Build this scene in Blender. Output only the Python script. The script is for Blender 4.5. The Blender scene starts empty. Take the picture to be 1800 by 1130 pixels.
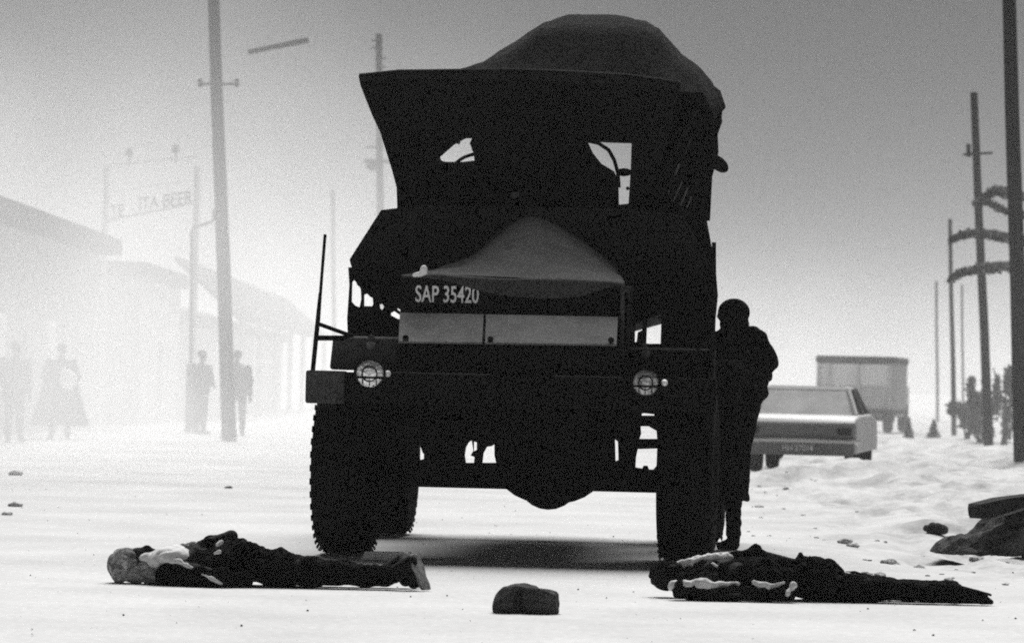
import bpy, bmesh, math, random
from mathutils import Vector, Matrix, noise
R = math.radians
random.seed(7)
sc = bpy.context.scene
col = sc.collection

# ------------------------------------------------------------------ camera
FPX = 6750.0            # 135 mm lens on a 36 mm frame, in pixels of an 1800 wide picture
CAMH = 1.2
PITCH = math.atan(109 / FPX)
ROLL = R(1.3)
CAM = Vector((0, 0, CAMH))
FWD = Vector((0, math.cos(PITCH), math.sin(PITCH)))
UP0 = Vector((0, -math.sin(PITCH), math.cos(PITCH)))
RT0 = Vector((1, 0, 0))
CR = RT0 * math.cos(ROLL) + UP0 * math.sin(ROLL)
CU = -RT0 * math.sin(ROLL) + UP0 * math.cos(ROLL)
cd = bpy.data.cameras.new('camera')
cam = bpy.data.objects.new('camera', cd)
col.objects.link(cam)
cd.lens = 135; cd.sensor_width = 36; cd.clip_start = 0.5; cd.clip_end = 6000
M = Matrix((CR, CU, -FWD)).transposed().to_4x4()
M.translation = CAM
cam.matrix_world = M
cd.dof.use_dof = True; cd.dof.focus_distance = 24.5; cd.dof.aperture_fstop = 4.8
sc.camera = cam

# ------------------------------------------------------------------ sky, sun, exposure
SUN_EL, SUN_AZ = R(52), R(4)           # behind the truck, shining towards the viewer (azimuth from +Y towards +X)
w = bpy.data.worlds.new('World'); sc.world = w; w.use_nodes = True
nt = w.node_tree; nt.nodes.clear()
sky = nt.nodes.new('ShaderNodeTexSky'); sky.sky_type = 'NISHITA'; sky.sun_disc = False
sky.sun_elevation = SUN_EL; sky.sun_rotation = SUN_AZ
sky.air_density = 0.25; sky.dust_density = 0.05; sky.ozone_density = 1.0
bw = nt.nodes.new('ShaderNodeRGBToBW')
bg = nt.nodes.new('ShaderNodeBackground'); bg.inputs['Strength'].default_value = 0.05
wo = nt.nodes.new('ShaderNodeOutputWorld')
nt.links.new(sky.outputs[0], bw.inputs[0]); nt.links.new(bw.outputs[0], bg.inputs[0]); nt.links.new(bg.outputs[0], wo.inputs[0])
sd = bpy.data.lights.new('sun', 'SUN'); sd.energy = 5.0; sd.angle = R(42); sd.color = (1, 0.995, 0.985)
sun = bpy.data.objects.new('sun', sd); col.objects.link(sun)
sdir = Vector((math.sin(SUN_AZ) * math.cos(SUN_EL), math.cos(SUN_AZ) * math.cos(SUN_EL), math.sin(SUN_EL)))
sun.rotation_euler = sdir.to_track_quat('Z', 'Y').to_euler()
sun.location = (20, 10, 40)
vs = sc.view_settings
vs.view_transform = 'Standard'; vs.look = 'None'; vs.gamma = 1.0; vs.use_curve_mapping = False; vs.exposure = 0.27
sc.render.engine = 'CYCLES'
cy = sc.cycles
cy.max_bounces = 8; cy.volume_bounces = 3; cy.diffuse_bounces = 3
cy.volume_step_rate = 0.5; cy.volume_max_steps = 256
cy.use_denoising = False; cy.use_adaptive_sampling = True; cy.adaptive_threshold = 0.03; cy.adaptive_min_samples = 32
cy.filter_width = 1.9

# ------------------------------------------------------------------ pixel helpers (photo is 1800 x 1130)
def ray(px, py): return FWD * FPX + CR * (px - 900) - CU * (py - 565)
def at(px, py, D):
    v = ray(px, py); return CAM + v * (D / v.y)
def gnd(px, py, z=0.0):
    v = ray(px, py); return CAM + v * ((z - CAMH) / v.z)

# ------------------------------------------------------------------ materials
def mat(name, a, rough=0.85, spec=0.15, var=0.0, scale=6.0, bump=0.0, bscale=60.0, metal=0.0, var2=0.0, scale2=60.0):
    m = bpy.data.materials.new(name); m.use_nodes = True
    t = m.node_tree; p = t.nodes['Principled BSDF']
    p.inputs['Roughness'].default_value = rough; p.inputs['Specular IOR Level'].default_value = spec
    p.inputs['Metallic'].default_value = metal
    p.inputs['Base Color'].default_value = (a, a * 0.995, a * 0.985, 1)
    if var or var2 or bump:
        tc = t.nodes.new('ShaderNodeTexCoord')
    if var or var2:
        n = t.nodes.new('ShaderNodeTexNoise'); n.inputs['Scale'].default_value = scale; n.inputs['Detail'].default_value = 6
        n.inputs['Roughness'].default_value = 0.65
        t.links.new(tc.outputs['Object'], n.inputs['Vector'])
        mr = t.nodes.new('ShaderNodeMapRange')
        mr.inputs['From Min'].default_value = 0.3; mr.inputs['From Max'].default_value = 0.7
        mr.inputs['To Min'].default_value = a * (1 - var); mr.inputs['To Max'].default_value = a * (1 + var)
        t.links.new(n.outputs['Fac'], mr.inputs['Value'])
        out = mr.outputs[0]
        if var2:
            n2 = t.nodes.new('ShaderNodeTexNoise'); n2.inputs['Scale'].default_value = scale2; n2.inputs['Detail'].default_value = 3
            t.links.new(tc.outputs['Object'], n2.inputs['Vector'])
            m2 = t.nodes.new('ShaderNodeMapRange')
            m2.inputs['From Min'].default_value = 0.3; m2.inputs['From Max'].default_value = 0.7
            m2.inputs['To Min'].default_value = 1 - var2; m2.inputs['To Max'].default_value = 1 + var2
            t.links.new(n2.outputs['Fac'], m2.inputs['Value'])
            mu = t.nodes.new('ShaderNodeMath'); mu.operation = 'MULTIPLY'
            t.links.new(out, mu.inputs[0]); t.links.new(m2.outputs[0], mu.inputs[1]); out = mu.outputs[0]
        t.links.new(out, p.inputs['Base Color'])
    if bump:
        nb = t.nodes.new('ShaderNodeTexNoise'); nb.inputs['Scale'].default_value = bscale; nb.inputs['Detail'].default_value = 4
        t.links.new(tc.outputs['Object'], nb.inputs['Vector'])
        b = t.nodes.new('ShaderNodeBump'); b.inputs['Strength'].default_value = bump; b.inputs['Distance'].default_value = 0.02
        t.links.new(nb.outputs['Fac'], b.inputs['Height']); t.links.new(b.outputs[0], p.inputs['Normal'])
    return m

MT = {}
MT['sand'] = mat('pale_sand', 0.52, 0.95, 0.05, 0.13, 0.6, 0.5, 7, var2=0.10, scale2=22)
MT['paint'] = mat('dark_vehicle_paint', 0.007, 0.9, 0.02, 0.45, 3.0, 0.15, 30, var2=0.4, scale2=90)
MT['paint_dusty'] = mat('dusty_vehicle_paint', 0.055, 0.9, 0.03, 0.5, 5.0, 0.15, 40, var2=0.5, scale2=110)
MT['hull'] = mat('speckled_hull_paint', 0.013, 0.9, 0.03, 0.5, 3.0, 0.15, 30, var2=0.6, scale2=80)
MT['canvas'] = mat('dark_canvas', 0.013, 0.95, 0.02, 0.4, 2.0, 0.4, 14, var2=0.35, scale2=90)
MT['tarp'] = mat('dusty_tarpaulin', 0.05, 0.9, 0.05, 0.3, 3.0, 0.3, 18, var2=0.4, scale2=120)
MT['bare'] = mat('dull_bare_metal', 0.115, 0.8, 0.1, 0.35, 4.0, 0.2, 60, var2=0.45, scale2=120)
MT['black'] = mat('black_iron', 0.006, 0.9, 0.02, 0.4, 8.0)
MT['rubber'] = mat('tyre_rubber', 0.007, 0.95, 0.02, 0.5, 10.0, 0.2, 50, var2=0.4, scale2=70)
MT['white'] = mat('white_paint', 0.88, 0.6, 0.2, 0.1, 20.0)
MT['lens'] = mat('headlamp_glass', 0.85, 0.22, 0.5, 0.2, 30.0, 0.5, 45, metal=0.85)
MT['chrome'] = mat('chrome', 0.42, 0.3, 0.5, metal=0.6)
MT['glass'] = mat('dull_glass', 0.10, 0.15, 0.4)
MT['cloth'] = mat('dark_cloth', 0.007, 0.95, 0.01, 0.4, 6.0, 0.4, 30, var2=0.4, scale2=80)
MT['greycloth'] = mat('mottled_grey_wool', 0.25, 0.95, 0.02, 0.75, 16.0, 0.5, 60, var2=0.5, scale2=60)
MT['pale'] = mat('pale_shirt_cloth', 0.62, 0.95, 0.02, 0.15, 15.0, 0.3, 40)
MT['skin'] = mat('dark_skin', 0.011, 0.8, 0.05, 0.15, 20.0)
MT['leather'] = mat('dark_leather', 0.010, 0.8, 0.05, 0.3, 20.0)
MT['sole'] = mat('worn_sole', 0.28, 0.9, 0.05, 0.5, 25.0, 0.4, 60)
MT['rock'] = mat('dark_rock', 0.045, 0.95, 0.05, 0.6, 14.0, 0.6, 40, var2=0.7, scale2=120)
MT['clod'] = mat('sandy_clod', 0.42, 0.95, 0.02, 0.4, 9.0, 0.5, 40, var2=0.4, scale2=60)
MT['earth'] = mat('dark_earth', 0.075, 0.95, 0.02, 0.6, 3.0, 0.6, 25, var2=0.6, scale2=60)
MT['wood'] = mat('creosoted_pole_wood', 0.02, 0.95, 0.02, 0.3, 4.0, 0.2, 40)
MT['plank'] = mat('old_timber', 0.03, 0.9, 0.05, 0.4, 8.0)
MT['leaf'] = mat('dull_leaf', 0.2, 0.8, 0.1, 0.5, 4.0)
MT['wall'] = mat('pale_plaster', 0.5, 0.9, 0.05, 0.1, 1.5)
MT['wall2'] = mat('grey_plaster', 0.32, 0.9, 0.05, 0.15, 1.5)
MT['roof'] = mat('dark_roof_iron', 0.025, 0.8, 0.1, 0.2, 1.5)
MT['carpale'] = mat('pale_car_paint', 0.33, 0.5, 0.3, 0.05, 4.0)
MT['cardark'] = mat('dark_car_panel', 0.13, 0.6, 0.2, 0.2, 6.0)
MT['vangrey'] = mat('grey_lorry_paint', 0.6, 0.8, 0.1, 0.2, 3.0)

# darker soil patches on the right-hand verge, standing in for weak relief shading
t_ = MT['sand'].node_tree; p_ = t_.nodes['Principled BSDF']; base_ = p_.inputs['Base Color'].links[0].from_socket
tc_ = t_.nodes.new('ShaderNodeTexCoord'); sx_ = t_.nodes.new('ShaderNodeSeparateXYZ'); t_.links.new(tc_.outputs['Object'], sx_.inputs[0])
mx_ = t_.nodes.new('ShaderNodeMapRange'); mx_.interpolation_type = 'SMOOTHSTEP'; mx_.inputs['From Min'].default_value = 1.6; mx_.inputs['From Max'].default_value = 4.0
t_.links.new(sx_.outputs['X'], mx_.inputs['Value'])
my_ = t_.nodes.new('ShaderNodeMapRange'); my_.interpolation_type = 'SMOOTHSTEP'; my_.inputs['From Min'].default_value = 23.5; my_.inputs['From Max'].default_value = 26.5
t_.links.new(sx_.outputs['Y'], my_.inputs['Value'])
mp_ = t_.nodes.new('ShaderNodeMapping'); mp_.inputs['Scale'].default_value = (1.3, 0.55, 1.0); t_.links.new(tc_.outputs['Object'], mp_.inputs[0])
nz_ = t_.nodes.new('ShaderNodeTexNoise'); nz_.inputs['Scale'].default_value = 1.0; nz_.inputs['Detail'].default_value = 7; nz_.inputs['Roughness'].default_value = 0.7
t_.links.new(mp_.outputs[0], nz_.inputs['Vector'])
mn_ = t_.nodes.new('ShaderNodeMapRange'); mn_.inputs['From Min'].default_value = 0.46; mn_.inputs['From Max'].default_value = 0.68; mn_.inputs['To Max'].default_value = 0.55
t_.links.new(nz_.outputs['Fac'], mn_.inputs['Value'])
def math_(op, a, b):
    n = t_.nodes.new('ShaderNodeMath'); n.operation = op
    for i, v in enumerate((a, b)):
        if isinstance(v, (int, float)): n.inputs[i].default_value = v
        else: t_.links.new(v, n.inputs[i])
    return n.outputs[0]
k_ = math_('SUBTRACT', 1.0, math_('MULTIPLY', math_('MULTIPLY', mx_.outputs[0], my_.outputs[0]), mn_.outputs[0]))
t_.links.new(math_('MULTIPLY', base_, k_), p_.inputs['Base Color'])

# ------------------------------------------------------------------ mesh helpers
def finish(me, ang=35, smooth=True):
    if smooth:
        me.polygons.foreach_set('use_smooth', [True] * len(me.polygons))
        me.set_sharp_from_angle(angle=R(ang))
    me.update()

class MB:
    def __init__(s): s.bm = bmesh.new()
    def box(s, c, size, rot=None):
        r = bmesh.ops.create_cube(s.bm, size=1.0)
        mt = Matrix.Translation(c) @ (rot.to_4x4() if rot is not None else Matrix()) @ Matrix.Diagonal((*size, 1))
        bmesh.ops.transform(s.bm, matrix=mt, verts=r['verts']); return s
    def hexa(s, pts):       # eight corners: bottom four, top four
        v = [s.bm.verts.new(p) for p in pts]
        for f in ((0, 1, 2, 3), (4, 5, 6, 7), (0, 1, 5, 4), (1, 2, 6, 5), (2, 3, 7, 6), (3, 0, 4, 7)):
            s.bm.faces.new([v[i] for i in f])
        return s
    def tube(s, pts, rad, n=10, cap=True):
        pts = [Vector(p) for p in pts]
        if not isinstance(rad, (list, tuple)): rad = [rad] * len(pts)
        rings = []
        for i, p in enumerate(pts):
            d = (pts[min(i + 1, len(pts) - 1)] - pts[max(i - 1, 0)]).normalized()
            a = d.orthogonal().normalized() if i == 0 else (pa - d * pa.dot(d)).normalized()
            pa = a; b = d.cross(a)
            rings.append([s.bm.verts.new(p + (a * math.cos(2 * math.pi * k / n) + b * math.sin(2 * math.pi * k / n)) * rad[i]) for k in range(n)])
        for i in range(len(rings) - 1):
            for k in range(n):
                s.bm.faces.new((rings[i][k], rings[i][(k + 1) % n], rings[i + 1][(k + 1) % n], rings[i + 1][k]))
        if cap:
            s.bm.faces.new(rings[0][::-1]); s.bm.faces.new(rings[-1])
        return s
    def lathe(s, prof, n=32, mtx=None, closed=False):   # profile (r, h) about local z
        mtx = mtx or Matrix(); rings = []
        for r, h in prof:
            if r < 1e-5: rings.append([s.bm.verts.new(mtx @ Vector((0, 0, h)))])
            else: rings.append([s.bm.verts.new(mtx @ Vector((r * math.cos(2 * math.pi * k / n), r * math.sin(2 * math.pi * k / n), h))) for k in range(n)])
        m = len(rings)
        for i in range(m if closed else m - 1):
            A, B = rings[i], rings[(i + 1) % m]
            for k in range(n):
                k2 = (k + 1) % n
                if len(A) == 1 and len(B) == 1: continue
                if len(A) == 1: s.bm.faces.new((A[0], B[k], B[k2]))
                elif len(B) == 1: s.bm.faces.new((A[k], A[k2], B[0]))
                else: s.bm.faces.new((A[k], A[k2], B[k2], B[k]))
        return s
    def ell(s, c, r, rot=None, u=20, v=12):
        q = bmesh.ops.create_uvsphere(s.bm, u_segments=u, v_segments=v, radius=1.0)
        mt = Matrix.Translation(c) @ (rot.to_4x4() if rot is not None else Matrix()) @ Matrix.Diagonal((*r, 1))
        bmesh.ops.transform(s.bm, matrix=mt, verts=q['verts']); return s
    def cap(s, a, b, ra, rb, n=12):     # tapered capsule
        a, b = Vector(a), Vector(b); d = (b - a); L = d.length; d.normalize()
        pts, rr = [], []
        for k in range(5):
            t = math.pi / 2 * (1 - k / 4); pts.append(a - d * ra * math.sin(t)); rr.append(max(ra * math.cos(t), 1e-3))
        for k in range(5):
            t = math.pi / 2 * k / 4; pts.append(b + d * rb * math.sin(t)); rr.append(max(rb * math.cos(t), 1e-3))
        return s.tube(pts, rr, n)
    def loft(s, rings, cap=True):       # list of rings of equal length
        vs_ = [[s.bm.verts.new(p) for p in r] for r in rings]; n = len(vs_[0])
        for i in range(len(vs_) - 1):
            for k in range(n):
                s.bm.faces.new((vs_[i][k], vs_[i][(k + 1) % n], vs_[i + 1][(k + 1) % n], vs_[i + 1][k]))
        if cap: s.bm.faces.new(vs_[0][::-1]); s.bm.faces.new(vs_[-1])
        return s
    def grid(s, rows):
        vs_ = [[s.bm.verts.new(p) for p in r] for r in rows]
        for i in range(len(vs_) - 1):
            for k in range(len(vs_[0]) - 1):
                s.bm.faces.new((vs_[i][k], vs_[i][k + 1], vs_[i + 1][k + 1], vs_[i + 1][k]))
        return s
    def build(s, name, m, parent=None, bevel=0.0, solid=0.0, smooth=True, ang=35):
        bmesh.ops.recalc_face_normals(s.bm, faces=s.bm.faces)
        me = bpy.data.meshes.new(name); s.bm.to_mesh(me); s.bm.free()
        me.materials.append(m)
        finish(me, ang, smooth)
        o = bpy.data.objects.new(name, me); col.objects.link(o)
        if parent is not None: o.parent = parent
        if solid:
            q = o.modifiers.new('thickness', 'SOLIDIFY'); q.thickness = solid; q.offset = 0
        if bevel:
            q = o.modifiers.new('edges', 'BEVEL'); q.width = bevel; q.segments = 2; q.limit_method = 'ANGLE'; q.angle_limit = R(40)
        return o

def tag(o, label, cat, group=None, kind=None):
    o['label'] = label; o['category'] = cat
    if group: o['group'] = group
    if kind: o['kind'] = kind
    return o
def structure(o): o['kind'] = 'structure'; return o
def empty(name, loc=(0, 0, 0), rz=0.0):
    o = bpy.data.objects.new(name, None); col.objects.link(o); o.location = loc; o.rotation_euler = (0, 0, rz)
    o.empty_display_size = 0.2
    return o

def plate(name, outer, holes, mp, thick, m, parent):
    """flat plate with holes; outlines in (u, v), mp(u, v, t) gives the point at depth t (0 front, 1 back)"""
    bm = bmesh.new(); loops = []
    edges = []
    for lp in [outer] + holes:
        vs_ = [bm.verts.new((p[0], p[1], 0)) for p in lp]
        loops.append(vs_)
        for i in range(len(vs_)): edges.append(bm.edges.new((vs_[i], vs_[(i + 1) % len(vs_)])))
    bmesh.ops.triangle_fill(bm, use_beauty=True, use_dissolve=False, edges=edges)
    tris = [[v.index for v in f.verts] for f in bm.faces] if not bm.verts.index_update() else None
    bm.verts.index_update()
    tris = [[v.index for v in f.verts] for f in bm.faces]
    uv = [(v.co.x, v.co.y) for v in bm.verts]; n = len(uv)
    li = [[v.index for v in l] for l in loops]
    bm.free()
    V = [mp(u, v, 0) for u, v in uv] + [mp(u, v, thick) for u, v in uv]
    F = [t for t in tris] + [[i + n for i in t[::-1]] for t in tris]
    for l in li:
        for i in range(len(l)):
            a, b = l[i], l[(i + 1) % len(l)]; F.append([a, b, b + n, a + n])
    me = bpy.data.meshes.new(name); me.from_pydata([tuple(v) for v in V], [], F)
    b2 = bmesh.new(); b2.from_mesh(me); bmesh.ops.recalc_face_normals(b2, faces=b2.faces); b2.to_mesh(me); b2.free()
    me.materials.append(m); me.update()
    o = bpy.data.objects.new(name, me); col.objects.link(o); o.parent = parent
    return o

def eval_mesh(o):
    dg = bpy.context.evaluated_depsgraph_get(); dg.update()
    return bpy.data.meshes.new_from_object(o.evaluated_get(dg), depsgraph=dg)

def blob(name, mb, voxel, m, parent=None, smooth_it=6, amp=0.0, freq=8.0, amp2=0.0, freq2=25.0, floor=None, seed=0):
    """joins overlapping solids into one continuous skin (voxel remesh), smooths it and adds cloth or rock relief"""
    bmesh.ops.recalc_face_normals(mb.bm, faces=mb.bm.faces)
    me = bpy.data.meshes.new(name); mb.bm.to_mesh(me); mb.bm.free()
    o = bpy.data.objects.new(name, me); col.objects.link(o)
    r = o.modifiers.new('skin', 'REMESH'); r.mode = 'VOXEL'; r.voxel_size = voxel
    if smooth_it:
        q = o.modifiers.new('smooth', 'SMOOTH'); q.iterations = smooth_it; q.factor = 0.5
    me2 = eval_mesh(o)
    o.modifiers.clear(); o.data = me2; bpy.data.meshes.remove(me); me2.name = name
    if amp or amp2:
        nrm = [v.normal.copy() for v in me2.vertices]
        for v, nn in zip(me2.vertices, nrm):
            p = v.co + Vector((seed * 3.1, seed * 1.7, seed))
            d = amp * (abs(noise.noise(p * freq)) * 2 - 0.6) if amp else 0
            if amp2: d += amp2 * noise.noise(p * freq2)
            v.co += nn * d
    if floor is not None:
        for v in me2.vertices:
            if v.co.z < floor: v.co.z = floor
    me2.materials.clear(); me2.materials.append(m)
    me2.polygons.foreach_set('use_smooth', [True] * len(me2.polygons)); me2.update()
    if parent is not None: o.parent = parent
    return o

def text_mesh(name, body, wdt, hgt, m, parent, mtx, extr=0.002):
    cu = bpy.data.curves.new(name, 'FONT'); cu.body = body; cu.extrude = extr; cu.offset = 0.012
    o = bpy.data.objects.new(name, cu); col.objects.link(o)
    me = eval_mesh(o)
    xs = [v.co.x for v in me.vertices]; ys = [v.co.y for v in me.vertices]
    sx = wdt / (max(xs) - min(xs)); sy = hgt / (max(ys) - min(ys)); x0, y0 = min(xs), min(ys)
    for v in me.vertices: v.co = mtx @ Vector(((v.co.x - x0) * sx, (v.co.y - y0) * sy, v.co.z))
    bpy.data.objects.remove(o)
    me.materials.clear(); me.materials.append(m)
    q = bpy.data.objects.new(name, me); col.objects.link(q); q.parent = parent
    return q

# ------------------------------------------------------------------ ground
def sstep(a, b, x):
    t = max(0, min(1, (x - a) / (b - a))); return t * t * (3 - 2 * t)
def ground_z(x, y):
    # loose sand verge on the right, flat beaten track elsewhere
    verge = sstep(1.9, 4.2, x) * sstep(24.5, 29, y)
    z = verge * (0.18 * noise.noise(Vector((x * 0.55, y * 0.25, 1.3))) + 0.13 * noise.noise(Vector((x * 1.5, y * 0.7, 4.0)))
                 + 0.08 * noise.noise(Vector((x * 3.6, y * 1.8, 9.0)))) - verge * 0.02
    ridge = math.exp(-((x - 4.95) / 0.75) ** 2) * math.exp(-((y - 53.2) / 1.2) ** 2) * 0.42    # sand heaped against the parked car
    z += ridge * (0.8 + 0.5 * noise.noise(Vector((x * 2.5, y, 2))))
    far = sstep(60, 140, y)
    z += far * 0.15 * noise.noise(Vector((x * 0.05, y * 0.03, 0))) * (1 - sstep(-6, -2, -abs(x)) * 0)
    return z
def spaced(lo, hi, fine_lo, fine_hi, step, grow):
    out = []; v = fine_lo
    while v <= fine_hi: out.append(v); v += step
    s_, v = step, fine_hi
    while v < hi: s_ *= grow; v += s_; out.append(min(v, hi))
    s_, v = step, fine_lo
    while v > lo: s_ *= grow; v -= s_; out.insert(0, max(v, lo))
    return out
xs = spaced(-1500, 1500, -6, 9, 0.11, 1.25)
ys = spaced(-300, 3000, 16, 62, 0.16, 1.12)
verts = [(x, y, ground_z(x, y)) for y in ys for x in xs]
nx = len(xs)
faces = [(j * nx + i, j * nx + i + 1, (j + 1) * nx + i + 1, (j + 1) * nx + i) for j in range(len(ys) - 1) for i in range(nx - 1)]
me = bpy.data.meshes.new('ground'); me.from_pydata(verts, [], faces); me.materials.append(MT['sand'])
me.polygons.foreach_set('use_smooth', [True] * len(me.polygons)); me.update()
ground = structure(bpy.data.objects.new('ground', me)); col.objects.link(ground)

# ------------------------------------------------------------------ the armoured truck
YAW = R(4.5)
g0 = gnd(901, 979)
TY = 26.4
truck = empty('armoured_truck', (g0.x * TY / g0.y, TY, 0), -YAW)
tag(truck, 'huge dark armoured police truck facing the viewer with canvas canopy and two round headlamps', 'armoured truck')
TM = Matrix.Translation(truck.location) @ Matrix.Rotation(-YAW, 4, 'Z')
TI = TM.inverted()
TC = TI @ CAM
def T(px, py, ly):      # photo pixel -> point in the truck's own frame on the plane y = ly
    d = TI.to_3x3() @ ray(px, py)
    return TC + d * ((ly - TC.y) / d.y)
def tplate(name, outer, holes, ly, thick, m, parent=truck):
    return plate(name, outer, holes, lambda u, v, t: T(u, v, ly) + Vector((0, t, 0)), thick, m, parent)

# hull: tub behind the cab, wide waist, V shaped belly, flared upper walls
def sect(y, k=1.0, vb=0.16, top=True):
    return y
HW = [(0.16, 0.97), (0.70, 1.62), (1.05, 1.76), (1.24, 1.88), (1.30, 2.06), (1.08, 2.42), (0.80, 2.46)]
def hull_ring(y, kv=1.0):
    pr = [(a * (kv if z < 1.7 else (1 - (1 - kv) * 0.22)), z) for a, z in HW]
    return [Vector((a, y, z)) for a, z in pr] + [Vector((-a, y, z)) for a, z in reversed(pr)]
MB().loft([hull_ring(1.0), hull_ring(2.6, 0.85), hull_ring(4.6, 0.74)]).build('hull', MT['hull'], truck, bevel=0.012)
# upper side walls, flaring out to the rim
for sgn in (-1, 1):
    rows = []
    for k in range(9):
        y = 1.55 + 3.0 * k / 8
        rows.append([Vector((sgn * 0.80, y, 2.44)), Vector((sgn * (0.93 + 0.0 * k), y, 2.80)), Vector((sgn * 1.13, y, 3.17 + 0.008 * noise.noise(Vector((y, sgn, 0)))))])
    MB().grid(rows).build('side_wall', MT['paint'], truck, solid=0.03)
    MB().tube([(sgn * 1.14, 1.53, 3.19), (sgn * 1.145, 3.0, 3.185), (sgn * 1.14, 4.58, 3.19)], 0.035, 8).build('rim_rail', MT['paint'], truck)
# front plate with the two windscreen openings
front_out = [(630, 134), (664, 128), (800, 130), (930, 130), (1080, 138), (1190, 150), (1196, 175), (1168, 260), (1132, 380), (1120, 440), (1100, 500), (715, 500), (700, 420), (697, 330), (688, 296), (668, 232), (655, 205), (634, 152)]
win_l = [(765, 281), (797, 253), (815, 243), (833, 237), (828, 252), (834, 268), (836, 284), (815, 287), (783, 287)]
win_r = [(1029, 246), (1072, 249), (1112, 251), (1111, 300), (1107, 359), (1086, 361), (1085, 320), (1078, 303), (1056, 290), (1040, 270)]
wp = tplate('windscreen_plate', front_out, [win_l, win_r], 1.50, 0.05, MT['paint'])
rv = MB()
for (xa, ya), (xb, yb), n_r in (((655, 160), (1185, 178), 24), ((712, 320), (1125, 332), 20), ((668, 180), (706, 318), 8), ((932, 175), (930, 325), 8)):
    for k in range(n_r):
        t = k / (n_r - 1); rv.ell(T(xa + (xb - xa) * t, ya + (yb - ya) * t, 1.50), (0.014, 0.012, 0.014), u=8, v=6)
rv.build('rivets', MT['hull'], wp)['kind'] = 'stuff'
MB().box((T(930, 250, 1.5).x, 1.492, T(930, 200, 1.5).z), (0.012, 0.02, 0.5)).build('weld_seam', MT['hull'], wp)
for wn in (win_l, win_r):
    fp_ = [T(x, y, 1.492) for x, y in wn]; MB().tube(fp_ + [fp_[0]], 0.010, 6).build('window_frame', MT['hull'], truck)
# canvas strip folded along the front rim
pts = [T(x, y, 1.49) for x, y in ((632, 137), (700, 131), (800, 131), (900, 130), (1000, 134), (1100, 140), (1196, 152))]
MB().tube(pts, [0.03, 0.035, 0.04, 0.045, 0.045, 0.045, 0.04], 8).build('rim_roll', MT['canvas'], truck)
# door pillar frames at the back of the tub
for sgn in (-1, 1):
    MB().tube([(sgn * 0.82, 4.55, 2.42), (sgn * 1.12, 4.55, 3.18)], 0.04, 8).build('rear_post', MT['paint'], truck)
MB().tube([(-1.12, 4.55, 3.2), (1.12, 4.55, 3.2)], 0.03, 8).build('rear_bar', MT['paint'], truck)
# steering wheel and grab hoop seen through the openings
def arc(name, pix, ly, r, m): return MB().tube([T(x, y, ly) for x, y in pix], r, 8).build(name, m, truck)
c = T(842, 318, 1.95)
swm = Matrix.Translation(c) @ Matrix.Rotation(R(62), 4, 'X')
prof = [(0.235 + 0.013 * math.cos(2 * math.pi * k / 8), 0.013 * math.sin(2 * math.pi * k / 8)) for k in range(8)]
sw = MB().lathe(prof, 36, swm, closed=True)
for a in (90, 210, 330):
    sw.tube([swm @ Vector((0, 0, -0.03)), swm @ Vector((0.235 * math.cos(R(a)), 0.235 * math.sin(R(a)), 0))], 0.01, 6)
sw.tube([swm @ Vector((0, 0, 0)), swm @ Vector((0, 0, -0.6))], 0.03, 8)
sw.build('steering_wheel', MT['black'], truck)
arc('grab_hoop', [(1030, 247), (1052, 252), (1070, 264), (1080, 282), (1086, 304), (1088, 330)], 1.9, 0.014, MT['black'])
MB().ell(T(1097, 303, 1.9), (0.06, 0.05, 0.03)).build('driving_mirror', MT['black'], truck)
MB().box(T(906, 343, 1.485), (0.055, 0.02, 0.04)).build('badge', MT['bare'], truck, bevel=0.004)
# seats inside, low
for x in (-0.48, 0.48):
    MB().box((x, 2.4, 2.0), (0.55, 0.5, 0.12)).box((x, 2.65, 2.25), (0.5, 0.1, 0.42)).build('seat', MT['leather'], truck, bevel=0.03)

# canopy: canvas over hoops, higher on the far side
can = []
prof_px = [(800, 129), (850, 112), (905, 80), (955, 47), (1000, 31), (1070, 33), (1132, 39), (1158, 58), (1190, 92), (1222, 122), (1248, 152), (1262, 176), (1266, 194)]
P0 = [T(x, y, 3.3) for x, y in prof_px]
n_ = len(P0)
for j, (yy, sx_, sz_) in enumerate(((2.0, 0.74, 0.0), (2.4, 0.86, 0.45), (2.85, 0.95, 0.85), (3.3, 1.0, 1.0), (3.95, 0.985, 0.97), (4.55, 0.96, 0.94))):
    row = []
    for i, p in enumerate(P0):
        x = p.x * sx_ + (1 - sx_) * 0.28
        base = 3.16
        z = base + (p.z - base) * sz_ + 0.02
        z += 0.045 * noise.noise(Vector((x * 2.2, yy * 1.5, 3.0)))
        if i in (3, 7) : z += 0.02
        row.append(Vector((x, yy, z)))
    row.insert(0, Vector((row[0].x - 0.12, yy, 3.12))); row.append(Vector((1.17, yy, 3.08)))
    can.append(row)
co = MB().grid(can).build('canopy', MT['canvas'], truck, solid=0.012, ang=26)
q = co.modifiers.new('sag', 'SUBSURF'); q.subdivision_type = 'SIMPLE'; q.levels = 2; q.render_levels = 2
co.modifiers.move(1, 0)
cre = bpy.data.textures.new('creases', 'CLOUDS'); cre.noise_scale = 0.3; cre.noise_depth = 2
q = co.modifiers.new('creases', 'DISPLACE'); q.texture = cre; q.texture_coords = 'LOCAL'; q.strength = 0.07; q.mid_level = 0.5; co.modifiers.move(2, 1)
for yy in (3.3, 3.95):
    row = [r for r in can if abs(r[0].y - yy) < 1e-3][0]
    MB().tube([p + Vector((0, 0, -0.04)) for p in row], 0.018, 6).build('canopy_hoop', MT['black'], truck)
# a rolled flap hanging over the far rim
MB().tube([T(1236, 150, 4.4), T(1256, 168, 4.3), T(1265, 188, 4.2), T(1256, 206, 4.2)], [0.05, 0.06, 0.05, 0.02], 8).build('canopy_flap', MT['canvas'], truck)

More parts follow.
